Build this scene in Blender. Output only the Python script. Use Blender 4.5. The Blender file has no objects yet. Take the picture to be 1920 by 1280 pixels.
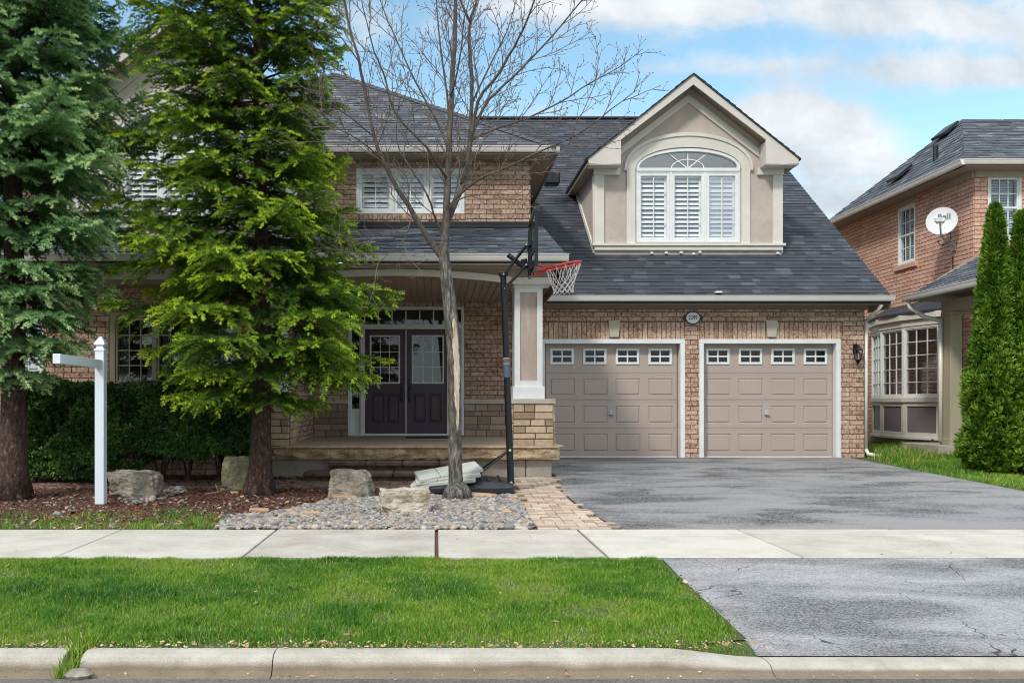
import bpy, math, random
import numpy as np
from mathutils import Vector, Matrix, noise as mnoise
rnd = random.Random(7)
R = math.radians
SC = bpy.context.scene
COL = SC.collection
F, CX, CY, EYE = 1780.0, 818.0, 754.0, 1.257      # focal length in photo pixels, principal point, eye height

def A(px, py, y):
    """photo pixel at a known distance -> point in metres"""
    return ((px-CX)*y/F, y, EYE-(py-CY)*y/F)
def AX(px, y): return (px-CX)*y/F
def AZ(py, y): return EYE-(py-CY)*y/F

# ------------------------------------------------------------------ ground profile
GP = [(-400,-.16),(4.6,-.16),(4.85,-.15),(5.08,-.06),(7.72,-.012),(9.4,-.012),(17.98,.205),(24,.27),(60,.35),(600,.6)]
def zg(y):
    for (a,za),(b,zb) in zip(GP,GP[1:]):
        if y <= b: return za+(zb-za)*(y-a)/(b-a)
    return GP[-1][1]

# ------------------------------------------------------------------ materials
MATS = {}
def srgb(r,g,b):
    f=lambda c:(c/255/12.92 if c/255<=.04045 else ((c/255+.055)/1.055)**2.4)
    return (f(r),f(g),f(b),1)
class N:
    """tiny node-tree writer"""
    def __init__(s, name):
        s.m = bpy.data.materials.new(name); s.m.use_nodes=True
        s.t=s.m.node_tree; s.t.nodes.clear()
        s.out=s.t.nodes.new('ShaderNodeOutputMaterial')
        s.b=s.t.nodes.new('ShaderNodeBsdfPrincipled')
        s.t.links.new(s.b.outputs[0], s.out.inputs[0])
        s.co=s.t.nodes.new('ShaderNodeTexCoord')
        MATS[name]=s.m
    def n(s, typ, **kw):
        x=s.t.nodes.new('ShaderNode'+typ)
        for k,v in kw.items():
            if k in x.inputs: s.set(x.inputs[k], v)
            else: setattr(x,k,v)
        return x
    def set(s, inp, v):
        if hasattr(v,'is_output'): s.t.links.new(v, inp)
        else: inp.default_value = v
    def math(s, op, a, b=0.0, c=None, clamp=False):
        x=s.t.nodes.new('ShaderNodeMath'); x.operation=op; x.use_clamp=clamp
        s.set(x.inputs[0],a); s.set(x.inputs[1],b)
        if c is not None: s.set(x.inputs[2],c)
        return x.outputs[0]
    def noise(s, scale, detail=4, rough=.6, vec=None, dist=0.0, stretch=None):
        v = vec if vec is not None else s.co.outputs['Object']
        if stretch:
            mp=s.n('Mapping'); s.t.links.new(v, mp.inputs[0]); mp.inputs['Scale'].default_value=stretch; v=mp.outputs[0]
        x=s.n('TexNoise'); s.t.links.new(v,x.inputs['Vector'])
        x.inputs['Scale'].default_value=scale; x.inputs['Detail'].default_value=detail
        x.inputs['Roughness'].default_value=rough; x.inputs['Distortion'].default_value=dist
        return x.outputs[0]
    def ramp(s, fac, stops):
        x=s.n('ValToRGB'); s.set(x.inputs[0],fac); e=x.color_ramp.elements
        while len(e)<len(stops): e.new(.5)
        for el,(p,c) in zip(e,stops): el.position=p; el.color=(c[0],c[1],c[2],1)
        return x.outputs[0]
    def rng(s, v, a, b, c=0., d=1.):
        x=s.n('MapRange'); s.set(x.inputs[0],v)
        for i,k in enumerate((a,b,c,d)): x.inputs[i+1].default_value=k
        return x.outputs[0]
    def mix(s, fac, a, b, blend='MIX'):
        x=s.n('Mix'); x.data_type='RGBA'; x.blend_type=blend
        s.set(x.inputs[0],fac); s.set(x.inputs[6],a); s.set(x.inputs[7],b)
        return x.outputs[2]
    def tint(s):
        x=s.n('Attribute'); x.attribute_name='tint'; return x.outputs['Fac']
    def bump(s, h, strength=.3, dist=.01):
        x=s.n('Bump'); s.set(x.inputs['Height'],h); x.inputs['Strength'].default_value=strength; x.inputs['Distance'].default_value=dist
        s.t.links.new(x.outputs[0], s.b.inputs['Normal'])
    def col(s,c): s.set(s.b.inputs['Base Color'], c)
    def ro(s,v): s.set(s.b.inputs['Roughness'], v)

def mottled(name, stops, tint=0.0, nz=1.0, scale=8, detail=5, rough=.8, bs=60, bump=.25, bd=.006, metal=0.0, stretch=None, spec=None):
    """base colour = ramp(tint*attribute + nz*noise)"""
    k=N(name)
    nn=k.noise(scale,detail,.65,stretch=stretch)
    nn=k.rng(nn,.28,.72)
    f=k.math('MULTIPLY',nn,nz)
    if tint:
        t=k.math('MULTIPLY',k.tint(),tint); f=k.math('ADD',f,t)
    k.col(k.ramp(f,stops)); k.ro(rough); k.b.inputs['Metallic'].default_value=metal
    if spec is not None: k.b.inputs['Specular IOR Level'].default_value=spec
    if bump: k.bump(k.noise(bs,4,.6,stretch=stretch),bump,bd)
    return k.m

def paint(name, c, rough=.5, var=.08, scale=3, bump=.06, bs=30):
    c0=tuple(x*(1-var) for x in c[:3]); c1=tuple(min(1,x*(1+var*.6)) for x in c[:3])
    return mottled(name,[(0,c0),(1,c1)],0,1,scale,6,rough,bs,bump,.003)

# bricks: rough faced, blotched dark and cream
def brickmat(name, d, m, l, s=22):
    k=N(name)
    a=k.rng(k.noise(s,3,.7),.34,.66)
    b=k.rng(k.noise(s*3.3,3,.7),.3,.7)
    f=k.math('ADD',k.math('MULTIPLY',a,.55),k.math('MULTIPLY',b,.25))
    f=k.math('ADD',f,k.math('MULTIPLY',k.tint(),.28)); 
    c=k.ramp(f,[(.12,d),(.42,m),(.72,tuple((m[i]+l[i])/2 for i in range(3))),(.98,l)])
    big=k.rng(k.noise(.8,4,.6),.35,.7,.86,1.06)
    cc=k.n('CombineColor'); 
    for i in range(3): k.set(cc.inputs[i],big)
    c=k.mix(1.0,c,cc.outputs[0],'MULTIPLY')
    k.col(c); k.ro(.9); k.bump(k.math('ADD',a,k.math('MULTIPLY',b,.5)),.55,.006)
brickmat('brick',(.11,.066,.054),(.43,.27,.195),(.78,.62,.49))
brickmat('brick_pink',(.33,.16,.12),(.61,.35,.265),(.82,.61,.50),26)
mottled('mortar',[(0,(.10,.068,.055)),(1,(.19,.135,.11))],0,1,30)
mottled('mortar_pink',[(0,(.16,.08,.06)),(1,(.27,.15,.115))],0,1,30)
mottled('shingle',[(0,(.024,.029,.039)),(.35,(.038,.046,.061)),(.7,(.057,.067,.085)),(1,(.095,.108,.128))],.72,.30,60,3,.95,220,.5,.004)
mottled('shingle_grey',[(0,(.035,.042,.055)),(.45,(.080,.092,.115)),(.75,(.125,.14,.157)),(1,(.19,.20,.19))],.9,.35,50,3,.95,200,.5,.004)
mottled('ridge_cap',[(0,(.03,.034,.045)),(1,(.07,.078,.095))],0,1,40)
paint('cream_trim',(.67,.645,.595),.55,.10,2.5)
paint('pork_trim',(.61,.57,.53),.6,.08,2.5)
paint('taupe_trim',(.27,.215,.175),.6,.10,2.0)
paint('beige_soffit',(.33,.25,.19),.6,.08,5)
paint('white_paint',(.76,.79,.80),.45,.10,4,.12,20)
paint('gutter_white',(.76,.73,.70),.35,.06,3)
mottled('stucco_cream',[(0,(.60,.55,.49)),(1,(.72,.67,.61))],0,1,3.5,7,.9,160,.4,.004)
mottled('stucco',[(0,(.42,.36,.32)),(1,(.54,.475,.43))],0,1,3.5,7,.9,160,.5,.004)
mottled('column_panel',[(0,(.40,.32,.27)),(.6,(.47,.38,.325)),(1,(.62,.55,.50))],0,1,6,6,.8,120,.4,.004,stretch=(1,1,.25))
paint('garage_paint',(.42,.35,.312),.5,.05,1.2,.08,60)
paint('door_plum',(.055,.028,.062),.35,.12,4,.08,40)
paint('black_metal',(.007,.007,.010),.38,.15,10,.05)
paint('black_plastic',(.012,.015,.021),.42,.2,8,.12,30)
paint('vinyl_white',(.68,.76,.84),.28,.04,2,.03)
paint('galvanised',(.42,.44,.46),.4,.15,20)
paint('dish_grey',(.62,.64,.66),.4,.05,5)
paint('rim_red',(.72,.035,.03),.4,.12,10)
paint('net_cord',(.60,.57,.52),.8,.1,10)
paint('dark_print',(.10,.13,.17),.6,.05,5)
paint('sign_white',(.78,.80,.83),.4,.03,5)
paint('neighbour_trim',(.40,.36,.26),.6,.08,3)
paint('panel_grey',(.17,.155,.165),.6,.06,3)
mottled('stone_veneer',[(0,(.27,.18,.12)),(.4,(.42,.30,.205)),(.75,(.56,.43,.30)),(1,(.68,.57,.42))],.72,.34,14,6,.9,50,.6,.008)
mottled('stone_shade',[(0,(.20,.155,.12)),(.5,(.33,.26,.20)),(1,(.44,.36,.28))],.7,.34,14,6,.9,50,.6,.008)  # darker copy of the veneer: porch shade put into the stone colour
mottled('rockface',[(0,(.17,.10,.055)),(.35,(.36,.235,.13)),(.65,(.50,.37,.235)),(1,(.62,.51,.38))],.25,.8,5,8,.9,22,1.0,.03)
mottled('slab_top',[(0,(.38,.30,.22)),(1,(.52,.43,.32))],.3,.7,5)
mottled('sandstone_cap',[(0,(.42,.40,.32)),(1,(.54,.50,.41))],0,1,6)
mottled('step_stone',[(0,(.05,.032,.022)),(.5,(.115,.078,.055)),(1,(.22,.155,.11))],.3,.8,7,8,.9,20,.9,.02)
mottled('foundation',[(0,(.26,.235,.20)),(.5,(.38,.345,.29)),(1,(.47,.43,.36))],.2,.8,4,8,.95,50,.5,.01)
mottled('paver',[(0,(.22,.165,.125)),(.5,(.42,.33,.255)),(1,(.58,.47,.37))],.75,.3,18,5,.9,60,.4,.006)
mottled('paver_red',[(0,(.10,.06,.045)),(.5,(.20,.125,.09)),(1,(.30,.21,.15))],.75,.3,18,5,.9,60,.4,.006)
mottled('pebble',[(0,(.05,.055,.06)),(.2,(.15,.16,.17)),(.38,(.27,.26,.235)),(.52,(.36,.27,.19)),(.64,(.20,.215,.235)),(.8,(.45,.42,.36)),(.92,(.28,.155,.10)),(1,(.66,.64,.59))],.9,.12,40,4,.65,120,.2,.003)
mottled('boulder',[(0,(.06,.05,.038)),(.35,(.18,.16,.13)),(.65,(.31,.285,.235)),(1,(.48,.46,.41))],.15,.85,7,9,.95,16,1.0,.03)
mottled('boulder_pale',[(0,(.09,.07,.045)),(.3,(.27,.23,.17)),(.6,(.46,.41,.33)),(1,(.70,.68,.62))],.15,.85,6,9,.95,16,1.0,.03)
mottled('boulder_moss',[(0,(.08,.085,.05)),(.5,(.20,.20,.125)),(1,(.36,.34,.25))],.15,.85,7,9,.95,16,1.0,.03)
mottled('pale_slab',[(0,(.36,.38,.34)),(1,(.56,.58,.53))],.2,.8,9,6,.9,80,.4,.004)
mottled('flagstone',[(0,(.30,.17,.09)),(1,(.58,.40,.24))],.5,.5,12)
mottled('soil',[(0,(.045,.023,.015)),(.5,(.11,.05,.031)),(1,(.20,.11,.07))],0,1,35,8,.95,60,.9,.02)
mottled('mulch',[(0,(.04,.016,.010)),(.6,(.14,.056,.033)),(1,(.27,.14,.09))],.9,.2,60,4,.95,60,.4,.006)
mottled('dry_leaf',[(0,(.20,.10,.05)),(.5,(.42,.25,.13)),(1,(.62,.47,.30))],1,.1,30,3,.8,60,.3,.004)
mottled('turf_soil',[(0,(.035,.05,.015)),(.5,(.06,.105,.022)),(1,(.14,.13,.05))],0,1,14,8,.95,60,.8,.02)
mottled('far_lawn',[(0,(.04,.09,.02)),(1,(.09,.16,.04))],0,1,3,8,.95,40,.8,.02)
mottled('bark_spruce',[(0,(.018,.010,.008)),(.45,(.065,.036,.028)),(.75,(.12,.075,.06)),(1,(.34,.28,.23))],0,1,26,9,.95,40,1.0,.04,stretch=(1,1,.55))
mottled('bark_maple',[(0,(.018,.016,.015)),(.42,(.075,.067,.06)),(.7,(.19,.175,.155)),(1,(.34,.33,.29))],0,1,20,9,.9,60,.8,.015,stretch=(1.6,1.6,.35))
mottled('bark_limb',[(0,(.035,.028,.025)),(.5,(.09,.073,.064)),(1,(.18,.155,.13))],0,1,18,7,.9,60,.7,.01,stretch=(1.4,1.4,.5))
mottled('twig',[(0,(.085,.06,.05)),(1,(.19,.14,.115))],0,1,10,3,.8,50,.2)
mottled('bare_wood',[(0,(.28,.17,.10)),(.4,(.52,.42,.32)),(1,(.72,.66,.57))],0,1,12,8,.8,40,.7,.01,stretch=(2,2,.4))
mottled('net_blue',[(0,(.03,.05,.08)),(1,(.12,.16,.22))],0,1,90,2,.6,60,.2)
mottled('hedge_leaf',[(0,(.012,.045,.012)),(.5,(.045,.12,.025)),(1,(.18,.32,.07))],.85,.2,20,3,.5,60,0,spec=.3)
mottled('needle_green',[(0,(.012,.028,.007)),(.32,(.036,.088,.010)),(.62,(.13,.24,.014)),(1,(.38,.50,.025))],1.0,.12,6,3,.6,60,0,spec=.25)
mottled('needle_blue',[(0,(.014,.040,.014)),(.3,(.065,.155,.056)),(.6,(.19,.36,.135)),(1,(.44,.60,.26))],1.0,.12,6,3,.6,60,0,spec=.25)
mottled('cedar_leaf',[(0,(.022,.060,.008)),(.5,(.09,.19,.014)),(1,(.27,.40,.05))],1.0,.15,6,3,.6,60,0,spec=.2)
mottled('grass_blade',[(0,(.018,.095,.018)),(.35,(.055,.185,.012)),(.65,(.14,.29,.015)),(.85,(.26,.35,.05)),(1,(.48,.40,.20))],1.0,.0,6,3,.6,60,0,spec=.25)

# concrete pavement: broom marks, faint stains
k=N('pavement'); nn=k.rng(k.noise(2.2,8,.62),.3,.7); sp=k.rng(k.noise(160,3,.6),.35,.7)
lines=k.noise(60,3,.7,stretch=(.25,1.6,1))
f=k.math('ADD',k.math('MULTIPLY',nn,.48),k.math('ADD',k.math('MULTIPLY',sp,.34),k.math('MULTIPLY',k.rng(lines,.3,.7),.36)))
f=k.math('ADD',f,k.math('MULTIPLY',k.tint(),.3))
k.col(k.ramp(f,[(.05,(.21,.188,.15)),(.45,(.385,.355,.30)),(.95,(.56,.53,.475))])); k.ro(.92); k.bump(k.math('ADD',lines,k.math('MULTIPLY',sp,.5)),.4,.006)
# kerb concrete: stained towards the gutter by road water (a fixed band of grime at the kerb foot)
k=N('kerb'); nn=k.rng(k.noise(5,8,.65),.3,.7); sp=k.rng(k.noise(140,3,.7),.3,.75)
f=k.math('ADD',k.math('MULTIPLY',nn,.5),k.math('MULTIPLY',sp,.5))
base=k.ramp(f,[(0,(.27,.245,.20)),(.5,(.44,.41,.355)),(1,(.60,.575,.52))])
sx=k.n('SeparateXYZ'); k.set(sx.inputs[0],k.co.outputs['Object'])
edge=k.math('ADD',sx.outputs[1],k.math('MULTIPLY',k.noise(3,5,.6),.022))
st=k.rng(edge,4.922,4.936)
dirt=k.ramp(f,[(0,(.15,.115,.08)),(1,(.28,.225,.165))])
k.col(k.mix(st,dirt,base)); k.ro(.9); k.bump(sp,.45,.008)
# asphalt with aggregate, mottling, cracks
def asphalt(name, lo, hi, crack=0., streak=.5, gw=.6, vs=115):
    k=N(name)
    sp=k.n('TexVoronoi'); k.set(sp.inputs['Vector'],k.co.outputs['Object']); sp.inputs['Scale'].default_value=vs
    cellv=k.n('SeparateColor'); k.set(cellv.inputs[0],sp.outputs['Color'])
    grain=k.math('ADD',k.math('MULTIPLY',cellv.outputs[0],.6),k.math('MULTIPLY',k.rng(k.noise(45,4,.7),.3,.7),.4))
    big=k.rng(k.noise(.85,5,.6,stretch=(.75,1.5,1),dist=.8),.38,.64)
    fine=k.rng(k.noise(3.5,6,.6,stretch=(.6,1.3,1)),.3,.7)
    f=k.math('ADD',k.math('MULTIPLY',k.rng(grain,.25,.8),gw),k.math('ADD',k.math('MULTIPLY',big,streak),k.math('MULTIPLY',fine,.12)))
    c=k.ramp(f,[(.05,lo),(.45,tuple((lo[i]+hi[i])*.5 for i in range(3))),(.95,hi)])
    if crack:
        wob=k.n('Mapping'); k.set(wob.inputs[0],k.co.outputs['Object'])
        nz=k.n('TexNoise'); k.set(nz.inputs['Vector'],k.co.outputs['Object']); nz.inputs['Scale'].default_value=5; nz.inputs['Detail'].default_value=6
        ad=k.n('VectorMath'); ad.operation='MULTIPLY_ADD'; k.set(ad.inputs[0],nz.outputs['Color']); ad.inputs[1].default_value=(.28,.28,0); k.set(ad.inputs[2],k.co.outputs['Object'])
        vo=k.n('TexVoronoi'); vo.feature='DISTANCE_TO_EDGE'; k.set(vo.inputs['Vector'],ad.outputs[0]); vo.inputs['Scale'].default_value=1.05
        line=k.math('LESS_THAN',vo.outputs['Distance'],k.math('MULTIPLY',k.rng(k.noise(1.7,3,.5),.46,.66),.007))
        c=k.mix(k.math('MULTIPLY',line,crack),c,(.03,.03,.03,1))
    k.col(c); k.ro(.93); k.bump(grain,.6,.006)
asphalt('driveway_asphalt',(.011,.012,.014),(.25,.25,.255),0,.88,.66,62)  # broad dark streaks stand in for tree shade, put into the asphalt colour
asphalt('apron_asphalt',(.05,.052,.058),(.38,.38,.39),.9,.55,.55)
asphalt('road_asphalt',(.05,.045,.042),(.17,.155,.145),0,.3)
# window glass: thin, reflective
def glass(name, tintc, ror=.02, refl=.5):
    k=N(name); k.t.nodes.remove(k.b)
    g=k.n('BsdfGlossy'); g.inputs['Roughness'].default_value=ror; g.inputs['Color'].default_value=(.9,.95,1,1)
    t=k.n('BsdfTransparent'); t.inputs['Color'].default_value=(*tintc,1)
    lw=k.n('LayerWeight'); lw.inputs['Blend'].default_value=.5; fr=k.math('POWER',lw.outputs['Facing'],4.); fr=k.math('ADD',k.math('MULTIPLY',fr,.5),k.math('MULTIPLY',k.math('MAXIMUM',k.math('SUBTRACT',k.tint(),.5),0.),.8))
    nrm=k.n('Bump'); nrm.inputs['Strength'].default_value=.015; nrm.inputs['Distance'].default_value=.02; k.set(nrm.inputs['Height'],k.noise(1.4,2,.5))
    k.t.links.new(nrm.outputs[0],g.inputs['Normal'])
    mx=k.n('MixShader'); k.set(mx.inputs[0],k.math('ADD',fr,refl,clamp=True)); k.set(mx.inputs[1],t.outputs[0]); k.set(mx.inputs[2],g.outputs[0])
    k.t.links.new(mx.outputs[0],k.out.inputs[0]); return k.m
glass('glass',(.70,.78,.82),.02,.09)
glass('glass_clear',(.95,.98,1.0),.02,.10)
paint('blind_white',(.84,.87,.90),.5,.05,3)
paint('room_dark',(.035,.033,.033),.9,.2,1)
paint('curtain',(.40,.35,.31),.9,.2,2)

# ------------------------------------------------------------------ mesh builder
LOC = {}
def tag(o, label=None, cat=None, group=None, kind=None):
    if label: o['label']=label
    if cat: o['category']=cat
    if group: o['group']=group
    if kind: o['kind']=kind
    return o
def empty(name, loc, label, cat, group=None):
    o=bpy.data.objects.new(name,None); COL.objects.link(o); o.location=loc; o.empty_display_size=.3
    LOC[o.name]=Vector(loc); return tag(o,label,cat,group)
def origin_of(p): return LOC.get(p.name, Vector((0,0,0)))
class Pl:
    """working plane: u along the wall, v up, w outwards"""
    def __init__(s,O,u,n): s.O=Vector(O); s.u=Vector(u).normalized(); s.n=Vector(n).normalized(); s.v=Vector((0,0,1))
    def p(s,u,v,w=0.): return tuple(s.O+s.u*u+s.v*v+s.n*w)
def front(y): return Pl((0,y,0),(1,0,0),(0,-1,0))
class MB:
    def __init__(s): s.v=[]; s.f=[]; s.t=[]
    def face(s, pts, tint=.5):
        i=len(s.v); s.v.extend([tuple(p) for p in pts]); s.f.append(tuple(range(i,i+len(pts)))); s.t.append(tint)
    def mesh(s, vs, fs, tint=.5):
        i=len(s.v); s.v.extend([tuple(p) for p in vs])
        for f in fs: s.f.append(tuple(j+i for j in f)); s.t.append(tint)
    def pbox(s,pl,u0,u1,v0,v1,w0,w1,tint=.5,bev=0.):
        P=pl.p
        if bev<=0:
            vs=[P(u0,v0,w0),P(u1,v0,w0),P(u1,v1,w0),P(u0,v1,w0),P(u0,v0,w1),P(u1,v0,w1),P(u1,v1,w1),P(u0,v1,w1)]
            s.mesh(vs,[(3,2,1,0),(4,5,6,7),(0,1,5,4),(1,2,6,5),(2,3,7,6),(3,0,4,7)],tint)
        else:
            b=bev; vs=[P(u0,v0,w0),P(u1,v0,w0),P(u1,v1,w0),P(u0,v1,w0),P(u0,v0,w1-b),P(u1,v0,w1-b),P(u1,v1,w1-b),P(u0,v1,w1-b),
                P(u0+b,v0+b,w1),P(u1-b,v0+b,w1),P(u1-b,v1-b,w1),P(u0+b,v1-b,w1)]
            s.mesh(vs,[(3,2,1,0),(0,1,5,4),(1,2,6,5),(2,3,7,6),(3,0,4,7),(4,5,9,8),(5,6,10,9),(6,7,11,10),(7,4,8,11),(8,9,10,11)],tint)
    def box(s,x0,x1,y0,y1,z0,z1,tint=.5,bev=0.):
        if bev<=0:
            s.pbox(front(y1),x0,x1,z0,z1,0,y1-y0,tint)
        else:
            b=bev; vs=[]; fs=[]
            # chamfered box: 24 verts
            c=[(x0,x1),(y0,y1),(z0,z1)]
            idx={}
            for ix in (0,1):
                for iy in (0,1):
                    for iz in (0,1):
                        for ax in range(3):
                            p=[c[0][ix],c[1][iy],c[2][iz]]; sg=[(1,-1)[ix],(1,-1)[iy],(1,-1)[iz]]
                            for a in range(3):
                                if a!=ax: p[a]+=sg[a]*b
                            idx[(ix,iy,iz,ax)]=len(vs); vs.append(tuple(p))
            for ax in range(3):
                o=[a for a in range(3) if a!=ax]
                for side in (0,1):
                    q=[]
                    for (i,j) in ((0,0),(1,0),(1,1),(0,1)):
                        k=[0,0,0]; k[ax]=side; k[o[0]]=i; k[o[1]]=j; q.append(idx[(*k,ax)])
                    flip=(side==0)^(ax==1)
                    fs.append(tuple(reversed(q)) if flip else tuple(q))
            for ax in range(3):            # edges along ax
                o=[a for a in range(3) if a!=ax]
                for i in (0,1):
                    for j in (0,1):
                        k0=[0,0,0]; k0[o[0]]=i; k0[o[1]]=j; k0[ax]=0; k1=list(k0); k1[ax]=1
                        q=[idx[(*k0,o[0])],idx[(*k1,o[0])],idx[(*k1,o[1])],idx[(*k0,o[1])]]
                        fs.append(tuple(q))
            for ix in (0,1):
                for iy in (0,1):
                    for iz in (0,1): fs.append((idx[(ix,iy,iz,0)],idx[(ix,iy,iz,1)],idx[(ix,iy,iz,2)]))
            s.mesh(vs,fs,tint)
    def prism(s, poly, d, tint=.5):
        """closed polygon (3-D points) swept by vector d"""
        d=Vector(d); a=[Vector(p) for p in poly]; n=len(a)
        vs=a+[p+d for p in a]
        s.mesh(vs,[tuple(range(n)),tuple(range(2*n-1,n-1,-1))]+[(i,i+n,(i+1)%n+n,(i+1)%n) for i in range(n)],tint)
    def band(s, outer, inner, d, tint=.5):
        """strip between two equal-length open paths, swept by d"""
        d=Vector(d); n=len(outer)
        for i in range(n-1):
            q=[Vector(outer[i]),Vector(outer[i+1]),Vector(inner[i+1]),Vector(inner[i])]
            vs=q+[p+d for p in q]
            fs=[(0,1,2,3),(7,6,5,4),(0,4,5,1),(2,6,7,3)]
            if i==0: fs.append((3,7,4,0))
            if i==n-2: fs.append((1,5,6,2))
            s.mesh(vs,fs,tint)
    def tube(s, pts, radii, seg=8, tint=.5, cap=True, lump=0.):
        pts=[Vector(p) for p in pts]; n=len(pts)
        if not hasattr(radii,'__len__'): radii=[radii]*n
        rings=[]; ref=None; i0=len(s.v)
        for i,p in enumerate(pts):
            d=(pts[min(i+1,n-1)]-pts[max(i-1,0)])
            d=d.normalized() if d.length>1e-9 else Vector((0,0,1))
            if ref is None:
                ref=Vector((1,0,0)) if abs(d.x)<.8 else Vector((0,1,0))
            a=(ref-d*ref.dot(d)).normalized(); b=d.cross(a); ref=a
            for j in range(seg):
                th=2*math.pi*j/seg; r=radii[i]
                if lump: r*=1+lump*(mnoise.noise((p.x*3+math.cos(th)*1.5,p.y*3+math.sin(th)*1.5,p.z*2.5)))
                s.v.append(tuple(p+a*(r*math.cos(th))+b*(r*math.sin(th))))
        for i in range(n-1):
            for j in range(seg):
                s.f.append((i0+i*seg+j,i0+i*seg+(j+1)%seg,i0+(i+1)*seg+(j+1)%seg,i0+(i+1)*seg+j)); s.t.append(tint)
        if cap:
            s.f.append(tuple(i0+j for j in reversed(range(seg)))); s.t.append(tint)
            s.f.append(tuple(i0+(n-1)*seg+j for j in range(seg))); s.t.append(tint)
    def lathe(s, c, prof, seg=16, tint=.5, axis='z'):
        c=Vector(c); vs=[]; fs=[]
        for (r,h) in prof:
            for j in range(seg):
                th=2*math.pi*j/seg
                vs.append(c+Vector((r*math.cos(th),r*math.sin(th),h)))
        n=len(prof)
        for i in range(n-1):
            for j in range(seg): fs.append((i*seg+j,i*seg+(j+1)%seg,(i+1)*seg+(j+1)%seg,(i+1)*seg+j))
        fs.append(tuple(reversed(range(seg)))); fs.append(tuple((n-1)*seg+j for j in range(seg)))
        s.mesh(vs,fs,tint)
    def ring(s,pl,u0,u1,v0,v1,prof,tint=.5):
        """nested rectangles: prof = [(inset,w)...], last one filled"""
        P=pl.p; prev=None
        for (i,w) in prof:
            q=[P(u0+i,v0+i,w),P(u1-i,v0+i,w),P(u1-i,v1-i,w),P(u0+i,v1-i,w)]
            if prev:
                for k in range(4): s.face([prev[k],prev[(k+1)%4],q[(k+1)%4],q[k]],tint)
            prev=q
        s.face(prev,tint)
    def sheet(s,pl,u0,u1,v0,v1,ops,w=0.,tint=.5,reveal=0.):
        us=sorted({u0,u1}|{x for o in ops for x in o[:2] if u0<x<u1}); vs=sorted({v0,v1}|{x for o in ops for x in o[2:4] if v0<x<v1})
        for a,b in zip(us,us[1:]):
            for c,d in zip(vs,vs[1:]):
                m=((a+b)/2,(c+d)/2)
                if any(o[0]<m[0]<o[1] and o[2]<m[1]<o[3] for o in ops): continue
                s.face([pl.p(a,c,w),pl.p(b,c,w),pl.p(b,d,w),pl.p(a,d,w)],tint)
        if reveal:
            for o in ops:
                a,b,c,d=o[:4]
                for q in (((a,c),(a,d)),((a,d),(b,d)),((b,d),(b,c)),((b,c),(a,c))):
                    s.face([pl.p(*q[0],w),pl.p(*q[1],w),pl.p(*q[1],w-reveal),pl.p(*q[0],w-reveal)],tint)
    def build(s,name,mat,parent=None,smooth=False,bevel=0.):
        me=bpy.data.meshes.new(name)
        off=Vector((0,0,0))
        if parent is not None:
            off=origin_of(parent)
        me.from_pydata([(x-off.x,y-off.y,z-off.z) for x,y,z in s.v],[],s.f)
        a=me.attributes.new('tint','FLOAT','FACE'); a.data.foreach_set('value',s.t)
        if smooth: me.polygons.foreach_set('use_smooth',[True]*len(me.polygons))
        me.materials.append(MATS[mat]); me.update()
        o=bpy.data.objects.new(name,me); COL.objects.link(o)
        if parent is not None: o.parent=parent; LOC[o.name]=off
        if bevel:
            m=o.modifiers.new('b','BEVEL'); m.width=bevel; m.segments=2; m.limit_method='ANGLE'; m.angle_limit=R(40)
        return o

def npmesh(name, V, Fv, nper, tint, mat, parent=None, smooth=False):
    """big mesh from numpy: V (n,3), Fv flat loop indices, nper verts per face (scalar or array)"""
    me=bpy.data.meshes.new(name)
    if parent is not None: V=V-np.array(origin_of(parent))
    V=np.ascontiguousarray(V,dtype=np.float32); nl=len(Fv)
    tot=np.full(nl//nper,nper,dtype=np.int32) if np.isscalar(nper) else nper.astype(np.int32)
    st=np.concatenate([[0],np.cumsum(tot)[:-1]]).astype(np.int32)
    me.vertices.add(len(V)); me.vertices.foreach_set('co',V.ravel())
    me.loops.add(nl); me.loops.foreach_set('vertex_index',np.ascontiguousarray(Fv,dtype=np.int32))
    me.polygons.add(len(tot)); me.polygons.foreach_set('loop_start',st); me.polygons.foreach_set('loop_total',tot)
    me.update(calc_edges=True)
    a=me.attributes.new('tint','FLOAT','FACE'); a.data.foreach_set('value',np.ascontiguousarray(tint,dtype=np.float32))
    if smooth: me.polygons.foreach_set('use_smooth',np.ones(len(tot),dtype=bool))
    me.materials.append(MATS[mat])
    o=bpy.data.objects.new(name,me); COL.objects.link(o)
    if parent is not None: o.parent=parent; LOC[o.name]=origin_of(parent)
    return o

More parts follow.
